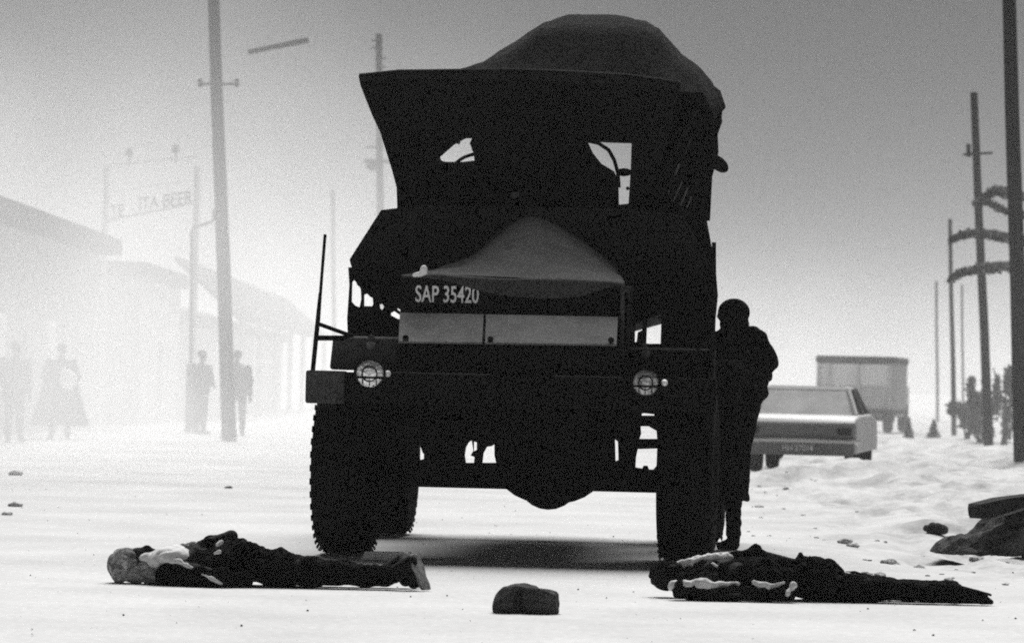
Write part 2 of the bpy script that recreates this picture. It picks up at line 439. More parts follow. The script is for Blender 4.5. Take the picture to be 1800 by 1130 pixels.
# open side door with pale bars for its bright slits, mirror on its edge
door_out = [(1118, 252), (1150, 185), (1165, 160), (1236, 163), (1254, 200), (1256, 255), (1246, 300), (1242, 385), (1252, 440), (1262, 520), (1255, 560), (1110, 560), (1108, 400)]
tplate('side_door', door_out, [], 1.72, 0.04, MT['paint'])
for x0, y0, x1, y1, wd in ((1186, 307, 1194, 288, 0.011), (1174, 341, 1177, 334, 0.009), (1183, 354, 1199, 319, 0.009), (1196, 361, 1209, 330, 0.009), (1207, 365, 1215, 346, 0.008), (1203, 274, 1216, 240, 0.006)):
    MB().tube([T(x0, y0, 1.71), T((x0 + x1) / 2, (y0 + y1) / 2, 1.707), T(x1, y1, 1.71)], [wd * 0.8, wd, wd * 0.7], 6).build('slit_light', MT['bare'] if wd > 0.007 else MT['tarp'], truck)  # pale bars imitating sky seen through slits in the door
ma = MB().tube([T(1244, 268, 1.7), T(1258, 283, 1.6)], 0.02, 6)
ma.build('mirror_arm', MT['black'], truck)
MB().ell(T(1263, 288, 1.6), (0.085, 0.02, 0.05), Matrix.Rotation(R(38), 3, 'Y')).build('side_mirror', MT['paint'], truck)
MB().tube([T(1254, 222, 2.0), T(1256, 268, 2.0), T(1245, 310, 2.0), T(1241, 388, 2.0)], 0.03, 8).build('grab_rail', MT['paint'], truck)

# engine cover, nose, radiator shutters, grille
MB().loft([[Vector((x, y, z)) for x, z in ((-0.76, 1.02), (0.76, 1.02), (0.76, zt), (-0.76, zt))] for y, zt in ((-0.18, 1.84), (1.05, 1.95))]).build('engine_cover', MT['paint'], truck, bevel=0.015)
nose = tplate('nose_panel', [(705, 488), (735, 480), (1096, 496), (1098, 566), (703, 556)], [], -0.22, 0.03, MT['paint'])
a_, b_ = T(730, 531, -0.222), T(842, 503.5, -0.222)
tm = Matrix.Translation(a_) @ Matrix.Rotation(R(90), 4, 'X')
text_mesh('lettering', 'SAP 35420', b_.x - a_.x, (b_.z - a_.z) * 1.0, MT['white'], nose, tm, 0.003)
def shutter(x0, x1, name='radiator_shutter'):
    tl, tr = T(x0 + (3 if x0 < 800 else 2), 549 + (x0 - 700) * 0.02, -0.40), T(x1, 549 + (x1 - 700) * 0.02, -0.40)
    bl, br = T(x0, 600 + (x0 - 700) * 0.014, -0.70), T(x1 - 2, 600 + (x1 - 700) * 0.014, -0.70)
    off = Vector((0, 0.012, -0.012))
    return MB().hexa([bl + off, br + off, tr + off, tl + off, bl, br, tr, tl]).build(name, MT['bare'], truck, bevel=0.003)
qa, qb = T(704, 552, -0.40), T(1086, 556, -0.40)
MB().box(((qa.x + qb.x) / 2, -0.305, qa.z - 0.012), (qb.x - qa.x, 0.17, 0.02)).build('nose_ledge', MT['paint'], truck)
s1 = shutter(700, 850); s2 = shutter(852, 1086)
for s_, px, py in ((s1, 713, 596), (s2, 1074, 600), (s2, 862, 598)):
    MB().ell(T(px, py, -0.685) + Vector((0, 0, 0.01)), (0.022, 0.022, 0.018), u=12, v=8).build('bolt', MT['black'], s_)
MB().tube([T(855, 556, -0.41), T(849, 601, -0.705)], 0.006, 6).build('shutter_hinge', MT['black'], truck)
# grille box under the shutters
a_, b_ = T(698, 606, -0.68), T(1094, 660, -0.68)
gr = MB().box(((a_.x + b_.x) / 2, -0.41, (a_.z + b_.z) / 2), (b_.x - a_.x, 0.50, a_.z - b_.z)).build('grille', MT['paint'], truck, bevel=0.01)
for k in range(17):
    x = a_.x + (b_.x - a_.x) * (k + 0.5) / 17
    MB().box((x, -0.665, (a_.z + b_.z) / 2), (0.022, 0.03, (a_.z - b_.z) * 0.82)).build('grille_bar', MT['black'], gr)
# upright strip beside the nose
MB().tube([T(1095, 500, -0.3), T(1094, 560, -0.35), T(1093, 645, -0.4)], 0.014, 6).build('nose_strip', MT['paint_dusty'], truck)

# tarpaulin over the bonnet, hanging over the number at the front
r0 = [(706, 489), (742, 486), (790, 494), (828, 507), (860, 517), (920, 523), (990, 527), (1040, 516), (1070, 504), (1098, 502)]
r1 = [(706, 486), (742, 481), (790, 486), (828, 489), (860, 491), (920, 492), (990, 493), (1040, 495), (1070, 496), (1098, 499)]
rT = [(762, 472), (790, 464), (820, 450), (850, 428), (885, 396), (925, 366), (968, 378), (1012, 408), (1050, 440), (1082, 468)]
rows = [[T(x, y, -0.262) for x, y in r0], [T(x, y, -0.255) for x, y in r1]]
A, B = [T(x, y, -0.22) + Vector((0, 0, 0.012)) for x, y in r1], [T(x, y, 1.08) for x, y in rT]
for k in range(0, 9):
    t = k / 8; rr = []
    for i in range(10):
        p = A[i].lerp(B[i], t)
        p.z += math.sin(t * math.pi) * (0.05 * noise.noise(Vector((p.x * 3.2, p.y * 2.4, 0))) + 0.025 * noise.noise(Vector((p.x * 8, p.y * 5, 3))) - 0.02)
        rr.append(p)
    rows.append(rr)
tp = MB().grid(rows).build('bonnet_tarpaulin', MT['tarp'], truck, solid=0.008, ang=80)
q = tp.modifiers.new('folds', 'SUBSURF'); q.levels = 2; q.render_levels = 2; tp.modifiers.move(1, 0)
q = tp.modifiers.new('creases', 'DISPLACE'); q.texture = cre; q.texture_coords = 'LOCAL'; q.strength = 0.03; q.mid_level = 0.5; tp.modifiers.move(2, 1)
sm = MB()
sm.ell(T(745, 475, -0.27), (0.026, 0.02, 0.035)); sm.ell(T(738, 482, -0.27), (0.055, 0.02, 0.018), Matrix.Rotation(R(-12), 3, 'Y'))
blob('white_spot', sm, 0.006, MT['white'], truck, 2)  # white lump at the left edge of the bonnet

# mudguards and their bracket plates with gaps
lb_out = [(612, 470), (720, 470), (720, 575), (700, 610), (612, 610), (610, 560), (614, 500)]
lb_holes = [[(619, 496), (622, 492), (628, 498), (634, 508), (635, 525), (632, 540), (624, 537), (618, 530)],
            [(640, 518), (645, 516), (650, 521), (655, 524), (656, 534), (654, 538), (640, 538)],
            [(667, 535), (672, 534), (675, 539), (672, 545), (668, 542)],
            [(683, 512), (688, 508), (700, 508), (707, 514), (707, 545), (704, 549), (699, 544), (690, 533), (684, 524)],
            [(687, 550), (693, 547), (705, 555), (703, 561), (698, 560), (687, 554)]]
tplate('bracket_plate', lb_out, lb_holes, 0.55, 0.02, MT['black'])
rb_out = [(1092, 470), (1258, 470), (1262, 520), (1258, 560), (1256, 625), (1092, 620)]
rb_holes = [[(1138, 552), (1147, 543), (1163, 546), (1161, 604), (1136, 604)],
            [(1109, 580), (1118, 570), (1129, 561), (1129, 580), (1121, 584), (1119, 601), (1111, 601), (1108, 594)]]
tplate('bracket_plate', rb_out, rb_holes, 0.60, 0.02, MT['black'])
for side, (x0, x1, y0, y1) in enumerate(((580, 702, 592, 652), (1094, 1252, 612, 668))):
    a_, b_ = T(x0, y0, -0.5), T(x1, y1, -0.5)
    MB().hexa([Vector((a_.x, -0.5, b_.z)), Vector((b_.x, -0.5, b_.z)), Vector((b_.x, 0.3, b_.z)), Vector((a_.x, 0.3, b_.z)),
               Vector((a_.x + 0.02, -0.5, a_.z)), Vector((b_.x, -0.5, a_.z)), Vector((b_.x, 0.35, a_.z + 0.02)), Vector((a_.x + 0.02, 0.35, a_.z + 0.02))]).build('mudguard', MT['paint_dusty'] if side == 0 else MT['paint'], truck, bevel=0.02)
# bumper
a_, b_ = T(540, 656, -0.72), T(1257, 726, -0.72)
zt, zb = T(898, 660, -0.72).z, T(898, 715, -0.72).z
bp = MB().box(((a_.x + b_.x) / 2, -0.64, (zt + zb) / 2), (b_.x - a_.x, 0.18, zt - zb)).build('bumper', MT['paint'], truck, bevel=0.012)
MB().box((a_.x + 0.125, -0.66, (zt + zb) / 2), (0.262, 0.20, zt - zb + 0.012)).build('bumper_end', MT['paint_dusty'], bp, bevel=0.015)
MB().box((b_.x - 0.125, -0.66, (zt + zb) / 2), (0.262, 0.20, zt - zb + 0.012)).build('bumper_end', MT['paint'], bp, bevel=0.015)
for p0, p1 in ((692, 862), (972, 1092), (1192, 1234)):
    q0, q1 = T(p0, 660, -0.72).x, T(p1, 660, -0.72).x
    MB().box(((q0 + q1) / 2, -0.722, zt + 0.004), (q1 - q0, 0.02, 0.008)).build('bumper_highlight', MT['tarp'], bp)  # highlight on the bumper's top edge, built as pale strips
# headlamps
def headlamp(px, py, rp, mp, ind):
    c = T(px, py, -0.76); r = rp / 258
    mtx = Matrix.Translation(c) @ Matrix.Rotation(R(90), 4, 'X')
    h = MB().lathe([(r * 0.4, -0.16), (r * 0.95, -0.10), (r * 1.12, -0.01), (r * 1.12, 0.012), (r * 1.0, 0.016)], 32, mtx).build('headlamp', MT['black'], truck)
    MB().lathe([(0, 0.024), (r * 0.3, 0.022), (r * 0.7, 0.014), (r * 0.97, 0.002), (r * 0.97, -0.01)], 32, mtx).build('lens', mp, h)
    MB().lathe([(r * (0.52 + 0.05 * math.cos(k * math.pi / 4)), 0.019 + 0.006 * math.sin(k * math.pi / 4)) for k in range(8)], 24, mtx, closed=True).build('lens_ring', MT['rubber'], h)
    MB().box(c + Vector((0, -0.022, -r * 0.26)), (r * 1.9, 0.012, r * 0.15)).build('lens_bar', MT['black'], h)
    for k in range(3):
        MB().box(c + Vector(((k - 1) * r * 0.5, -0.02, -r * 0.6)), (0.005, 0.01, r * 0.5)).build('lens_rib', MT['paint_dusty'], h)
    s = T(*ind, -0.74)
    MB().lathe([(0, 0.022), (0.013, 0.02), (0.021, 0.008), (0.023, -0.02), (0.0, -0.04)], 16, Matrix.Translation(s) @ Matrix.Rotation(R(90), 4, 'X')).build('side_lamp', MT['white'], truck)
MT['lens_dim'] = mat('patchy_headlamp_glass', 0.4, 0.3, 0.4, 0.7, 22.0, 0.5, 45, metal=0.7)  # right headlamp glass, darker and patchier than the left
headlamp(650, 657, 25, MT['lens'], (681, 657))
headlamp(1135, 673, 23, MT['lens_dim'], (1168, 672.5))
for px, py, m_ in ((652, 607, MT['bare']), (1135, 622, MT['paint_dusty'])):
    s = T(px, py, -0.53)
    MB().lathe([(0, 0.03), (0.022, 0.026), (0.03, 0.0), (0.03, -0.05), (0, -0.05)], 16, Matrix.Translation(s) @ Matrix.Rotation(R(90), 4, 'X')).build('indicator', m_, truck)
    MB().lathe([(0, 0.012), (0.02, 0.01), (0.026, -0.02), (0, -0.02)], 12, Matrix.Translation(s + Vector((0, 0.02, 0.06)))).build('indicator_cap', MT['paint_dusty'], truck)
# width poles at the bumper ends, with a bracket
gp = MB().tube([T(549.5, 655, -0.62), T(559, 560, -0.62), T(563, 515, -0.62)], [0.016, 0.016, 0.012], 8).tube([T(563, 520, -0.62), T(566, 480, -0.62), T(571.5, 412, -0.62)], [0.011, 0.0105, 0.011], 8).build('width_pole', MT['black'], truck)
MB().tube([T(559, 569, -0.62), T(620, 591, -0.45)], 0.014, 8).tube([T(556, 594, -0.62), T(620, 594, -0.45)], 0.018, 8).build('bracket', MT['black'], gp)
gp = MB().tube([T(1250, 660, -0.6), T(1255, 520, -0.6), T(1255, 426, -0.6)], [0.018, 0.016, 0.014], 8).build('width_pole', MT['black'], truck)
MB().tube([T(1252, 600, -0.6), T(1225, 612, -0.45)], 0.014, 8).build('bracket', MT['black'], gp)

# underneath: cross plate with gaps, axles, springs, rails
cp_out = [(728, 690), (1166, 700), (1166, 856), (728, 846)]
cp_holes = [[(734, 746), (737, 745), (741, 765), (745, 790), (745, 806), (739, 808), (735, 800)],
            [(817, 800), (819, 786), (824, 777), (829, 774), (832, 792), (827, 800), (834, 803), (833, 813), (819, 813)],
            [(833, 776), (838, 777), (838, 790), (833, 793)],
            [(848, 813), (850, 796), (856, 785), (864, 784), (869, 781), (869, 800), (872, 813)],
            [(1126, 749), (1140, 749), (1154, 757), (1155, 771), (1124, 771), (1127, 762)],
            [(1121, 789), (1158, 788), (1157, 815), (1148, 825), (1141, 825), (1138, 818), (1131, 818), (1129, 823), (1117, 821), (1118, 803)],
            [(1081, 772), (1086, 776), (1087, 808), (1082, 810)],
            [(1128, 727), (1132, 726), (1150, 728), (1150, 730), (1128, 730)]]
tplate('cross_plate', cp_out, cp_holes, -0.30, 0.015, MT['black'])
a_, b_ = T(700, 836, 0), T(1180, 846, 0)
ax = MB().tube([(-1.12, 0, a_.z), (1.14, 0, a_.z)], 0.075, 12).build('axle', MT['black'], truck)
cdif = T(967, 838, -0.02)
MB().ell(cdif, (0.34, 0.22, cdif.z - T(967, 886, 0).z)).lathe([(0.0, 0.2), (0.2, 0.2), (0.22, 0.16), (0.22, 0.1)], 24, Matrix.Translation(cdif) @ Matrix.Rotation(R(90), 4, 'X')).build('differential', MT['black'], ax)
ax2 = MB().tube([(-1.1, 3.55, 0.50), (1.1, 3.55, 0.50)], 0.06, 12).build('axle', MT['black'], truck)
MB().ell((0, 3.55, 0.5), (0.22, 0.2, 0.15)).build('differential', MT['black'], ax2)
for sgn in (-1, 1):
    MB().box((sgn * 0.48, 0.2, 1.0), (0.1, 1.8, 0.14)).build('chassis_rail', MT['black'], truck)
    MB().box((sgn * 0.5, 2.6, 1.02), (0.08, 3.0, 0.1)).build('chassis_rail', MT['black'], truck)
    for k in range(4):
        L = 0.62 - 0.12 * k
        MB().tube([(sgn * 0.62, -L, 0.93 - 0.03 * k), (sgn * 0.62, -L / 2, 0.84 - 0.028 * k), (sgn * 0.62, 0, 0.80 - 0.026 * k), (sgn * 0.62, L / 2, 0.84 - 0.028 * k), (sgn * 0.62, L, 0.93 - 0.03 * k)], 0.022, 6).build('leaf_spring', MT['black'], truck)

# wheels
WR = 0.60
def make_wheel(x, y, flip, turn=0.0, wd=0.37):
    piv = Matrix.Translation((x, y, WR)) @ Matrix.Rotation(turn, 4, 'Z') @ Matrix.Rotation(R(90), 4, 'Y')
    h = wd / 2
    prof = [(0.30, -h * 0.72), (0.38, -h * 0.95), (0.47, -h * 1.04), (0.54, -h * 0.98), (0.578, -h * 0.82), (0.590, -h * 0.5), (0.592, 0), (0.590, h * 0.5), (0.578, h * 0.82), (0.54, h * 0.98), (0.47, h * 1.04), (0.38, h * 0.95), (0.30, h * 0.72)]
    wheel = MB().lathe([(0.0, h * 0.1), (0.12, h * 0.12), (0.24, h * 0.2), (0.29, h * 0.62), (0.31, h * 0.72), (0.31, -h * 0.72), (0.29, -h * 0.62), (0.24, -h * 0.1), (0.0, -h * 0.1)], 32, piv).build('wheel', MT['paint'], truck)
    ty = MB().lathe(prof, 48, piv)
    nl = 40
    for k in range(nl):
        for s in (-1, 1):
            a = 2 * math.pi * (k + (0.5 if s > 0 else 0)) / nl
            mt = piv @ Matrix.Rotation(a, 4, 'Z') @ Matrix.Translation((0.586, 0, s * h * 0.43)) @ Matrix.Rotation(s * R(24), 4, 'X')
            q = bmesh.ops.create_cube(ty.bm, size=1.0)
            bmesh.ops.transform(ty.bm, matrix=mt @ Matrix.Diagonal((0.011, 0.060, h * 0.70, 1)), verts=q['verts'])
            mt2 = piv @ Matrix.Rotation(a, 4, 'Z') @ Matrix.Translation((0.545, 0, s * h * 0.87)) @ Matrix.Rotation(s * R(-28), 4, 'Y')
            q = bmesh.ops.create_cube(ty.bm, size=1.0)
            bmesh.ops.transform(ty.bm, matrix=mt2 @ Matrix.Diagonal((0.085, 0.045, 0.006, 1)), verts=q['verts'])
    ty.build('tyre', MT['rubber'], wheel)
    hb = MB().lathe([(0.0, h * 0.7), (0.08, h * 0.68), (0.10, h * 0.5), (0.11, h * 0.1), (0, h * 0.1)], 20, piv @ (Matrix.Rotation(R(180), 4, 'X') if flip < 0 else Matrix()))
    for k in range(8):
        a = 2 * math.pi * k / 8
        hb.box((piv @ Vector((0.17 * math.cos(a), 0.17 * math.sin(a), flip * h * 0.2))), (0.03, 0.03, 0.03))
    hb.build('hub', MT['paint'], wheel)
xl = T(609, 960, 0).x; xr = T(1207, 960, 0).x
make_wheel(xl, 0.0, -1, R(-1)); make_wheel(xr, 0.0, 1, R(-1))
make_wheel(T(677, 900, 3.55).x, 3.55, -1, 0, 0.42); make_wheel(1.16, 3.55, 1, 0, 0.40)
# black plates added as solid shade behind the front wheels
tplate('shade_plate', [(640, 640), (740, 640), (738, 700), (732, 745), (640, 760)], [], 0.75, 0.02, MT['black'])
tplate('shade_plate', [(1160, 660), (1250, 660), (1248, 780), (1162, 780)], [], 0.75, 0.02, MT['black'])

# ------------------------------------------------------------------ people
def hand(mb, wrist, dirv, up, L=0.18, curl=0.5, side=1):
    d = Vector(dirv).normalized(); u = Vector(up); u = (u - d * u.dot(d)).normalized(); s = d.cross(u) * side
    w0 = Vector(wrist); palm = w0 + d * L * 0.28
    mb.ell(palm, (L * 0.30, L * 0.24, L * 0.10), Matrix((d, s, u)).transposed())
    for k, (o, l) in enumerate(((-0.17, 0.40), (-0.06, 0.46), (0.06, 0.43), (0.17, 0.34))):
        a = w0 + d * L * 0.50 + s * L * o * 1.1
        b = a + (d * math.cos(curl * 0.5) - u * math.sin(curl * 0.5)) * L * l * 0.5
        e = b + (d * math.cos(curl * 1.5) - u * math.sin(curl * 1.5)) * L * l * 0.5
        mb.cap(a, b, L * 0.052, L * 0.047, 8); mb.cap(b, e, L * 0.047, L * 0.038, 8)
    a = w0 + d * L * 0.16 - s * L * 0.18; b = a + (d * 0.7 - s * 0.7) * L * 0.22; e = b + (d * 0.9 - u * 0.3) * L * 0.17
    mb.cap(a, b, L * 0.065, L * 0.055, 8); mb.cap(b, e, L * 0.055, L * 0.045, 8)

def head(mb, c, crown, face, h=0.23):
    """crown: direction to the top of the head, face: direction the face looks"""
    z = Vector(crown).normalized(); f = Vector(face); f = (f - z * f.dot(z)).normalized(); s = f.cross(z); c = Vector(c)
    Q = Matrix((f, s, z)).transposed()
    mb.ell(c + z * h * 0.12 - f * h * 0.02, (h * 0.41, h * 0.33, h * 0.38), Q)
    mb.ell(c - z * h * 0.18 + f * h * 0.10, (h * 0.27, h * 0.26, h * 0.30), Q)
    mb.ell(c - z * h * 0.05 + f * h * 0.40, (h * 0.09, h * 0.07, h * 0.13), Q)
    mb.ell(c - z * h * 0.24 + f * h * 0.35, (h * 0.06, h * 0.12, h * 0.05), Q)
    mb.ell(c - z * h * 0.42 + f * h * 0.22, (h * 0.12, h * 0.12, h * 0.08), Q)
    for k in (-1, 1):
        mb.ell(c + s * k * h * 0.34 - z * h * 0.02, (h * 0.08, h * 0.035, h * 0.13), Q)
        mb.ell(c + s * k * h * 0.14 + z * h * 0.04 + f * h * 0.345, (h * 0.03, h * 0.06, h * 0.03), Q)

# --- person lying on the left, on the back, head to the left
def lying_left():
    g = gnd(188, 1021); D = 22.2; s = FPX / D
    o0 = Vector((at(188, 1000, D).x, D, 0)); k_ = 1.0
    def P(px, z, y=0.0): return Vector(((px - 188) / s, y, z))
    body = MB()
    head(body, P(252, 0.115), (-1, 0, 0.12), (0.15, -0.25, 1), 0.235)
    body.cap(P(282, 0.10), P(305, 0.10), 0.058, 0.065)
    body.ell(P(350, 0.115), (0.22, 0.19, 0.10)).ell(P(420, 0.11), (0.24, 0.17, 0.095)).ell(P(485, 0.10), (0.17, 0.17, 0.095))
    # arms
    body.cap(P(322, 0.10, -0.18), P(392, 0.055, -0.26), 0.052, 0.042).cap(P(392, 0.055, -0.26), P(440, 0.05, -0.20), 0.04, 0.03)
    hand(body, P(440, 0.05, -0.20), (1, 0.25, 0), (0, 0, 1), 0.17, 0.6)
    body.cap(P(328, 0.13, 0.17), P(402, 0.275, 0.13), 0.05, 0.042).cap(P(402, 0.275, 0.13), P(350, 0.225, 0.0), 0.038, 0.03)
    hand(body, P(350, 0.225, 0.0), (-0.8, -0.5, -0.2), (0, 0, 1), 0.17, 0.7)
    # legs and feet
    for sgn, dz in ((-1, 0), (1, 0.0)):
        body.cap(P(490, 0.10, 0.09 * sgn), P(598, 0.085 + 0.01 * sgn, 0.10 * sgn), 0.085, 0.062).cap(P(598, 0.085, 0.10 * sgn), P(695, 0.075, 0.10 * sgn), 0.058, 0.04)
        body.cap(P(695, 0.075, 0.10 * sgn), P(722, 0.15, 0.12 * sgn), 0.04, 0.04)
    b = blob('person', body, 0.010, MT['skin'], None, 5, floor=0.002)
    b.location = o0
    tag(b, 'person lying on the ground left of the truck, dark clothes, grey cap, knees straight', 'person', 'people lying on the road')
    # cap and mottled scarf
    m = MB(); m.ell(P(224, 0.115), (0.115, 0.10, 0.095)).ell(P(208, 0.09), (0.065, 0.10, 0.085))
    blob('cap', m, 0.009, MT['greycloth'], b, 4, 0.012, 14, floor=0.001, seed=1)
    m = MB(); m.ell(P(287, 0.10), (0.085, 0.15, 0.092)).ell(P(268, 0.075, -0.07), (0.09, 0.07, 0.07)).cap(P(212, 0.05, -0.04), P(300, 0.05, -0.12), 0.05, 0.055)
    blob('scarf', m, 0.009, MT['greycloth'], b, 4, 0.02, 12, floor=0.001, seed=2)
    m = MB(); m.ell(P(306, 0.155, -0.04), (0.14, 0.17, 0.07)).ell(P(283, 0.14, -0.06), (0.09, 0.13, 0.06)).ell(P(258, 0.15, -0.06), (0.05, 0.06, 0.03)); m.cap(P(310, 0.14, -0.2), P(352, 0.10, -0.26), 0.03, 0.012)
    blob('shirt', m, 0.009, MT['pale'], b, 4, 0.012, 16, floor=0.001, seed=3)
    # jacket
    m = MB()
    m.ell(P(355, 0.115, 0.0), (0.19, 0.215, 0.105)).ell(P(425, 0.13), (0.24, 0.20, 0.125)).ell(P(475, 0.115), (0.18, 0.2, 0.11))
    m.cap(P(295, 0.065, -0.18), P(392, 0.06, -0.27), 0.066, 0.056).cap(P(392, 0.058, -0.27), P(432, 0.052, -0.21), 0.055, 0.045)
    m.cap(P(340, 0.15, 0.16), P(404, 0.262, 0.12), 0.07, 0.046).cap(P(404, 0.262, 0.12), P(362, 0.235, 0.02), 0.045, 0.035)
    m.cap(P(400, 0.24, 0.12), P(425, 0.17, 0.08), 0.055, 0.09)
    blob('jacket', m, 0.010, MT['cloth'], b, 2, 0.032, 9, 0.016, 24, floor=0.001, seed=4)
    m = MB(); m.cap(P(338, 0.21, -0.02), P(350, 0.23, 0.02), 0.03, 0.025).cap(P(322, 0.2, 0.05), P(345, 0.215, 0.1), 0.035, 0.03)
    blob('lapel_highlight', m, 0.007, MT['greycloth'], b, 2, 0.012, 22, seed=5)  # grey lapel pieces, put in as broken highlights on the jacket
    m = MB(); m.cap(P(378, 0.055, -0.325), P(396, 0.028, -0.33), 0.014, 0.012).cap(P(362, 0.078, -0.322), P(378, 0.058, -0.325), 0.005, 0.008)
    blob('light_sliver', m, 0.005, MT['pale'], b, 2, 0.004, 30, seed=6)  # pale piece standing for light between forearm and ground
    m = MB(); m.cap(P(383, 0.235, -0.10), P(389, 0.25, -0.08), 0.012, 0.015); blob('gap_light', m, 0.005, MT['pale'], b, 2)  # pale bits imitating the bright gaps around the raised arm
    m = MB(); m.cap(P(381, 0.19, -0.20), P(389, 0.2, -0.2), 0.008, 0.014); blob('gap_light', m, 0.005, MT['pale'], b, 2)
    # trousers
    m = MB()
    m.ell(P(490, 0.10), (0.16, 0.185, 0.10))
    for sgn in (-1, 1):
        m.cap(P(500, 0.095, 0.09 * sgn), P(598, 0.085, 0.10 * sgn), 0.094, 0.075).cap(P(598, 0.082, 0.10 * sgn), P(682, 0.075, 0.10 * sgn), 0.072, 0.062)
    blob('trousers', m, 0.010, MT['cloth'], b, 3, 0.022, 8, 0.008, 24, floor=0.001, seed=7)
    for sgn in (-1, 1):
        dx = 0 if sgn < 0 else -16
        m = MB()
        m.cap(P(694 + dx, 0.09, 0.10 * sgn), P(722 + dx, 0.165, 0.12 * sgn), 0.05, 0.040).cap(P(728 + dx, 0.05, 0.11 * sgn), P(722 + dx, 0.165, 0.12 * sgn), 0.042, 0.036)
        sh = blob('shoe', m, 0.008, MT['leather'], b, 3, floor=0.001)
        a0, a1 = P(724 + dx, 0.208, 0.10 * sgn - 0.01), P(750 + dx, 0.006, 0.11 * sgn - 0.02)
        sw_ = Vector((0.032, 0.036, 0)); n2 = Vector((0.010, -0.010, 0.002))
        m = MB(); prev = None; rings = []
        for t in (0, 0.15, 0.4, 0.62, 0.85, 1.0):
            wv = {0: 0.5, 0.15: 0.9, 0.4: 1.0, 0.62: 0.72, 0.85: 0.8, 1.0: 0.6}[t]; p = a0.lerp(a1, t)
            rings.append([p - sw_ * wv - n2, p + sw_ * wv - n2, p + sw_ * wv + n2, p - sw_ * wv + n2])
        m.loft(rings).build('sole', MT['sole'], sh, bevel=0.004)
    return b
lying_left()

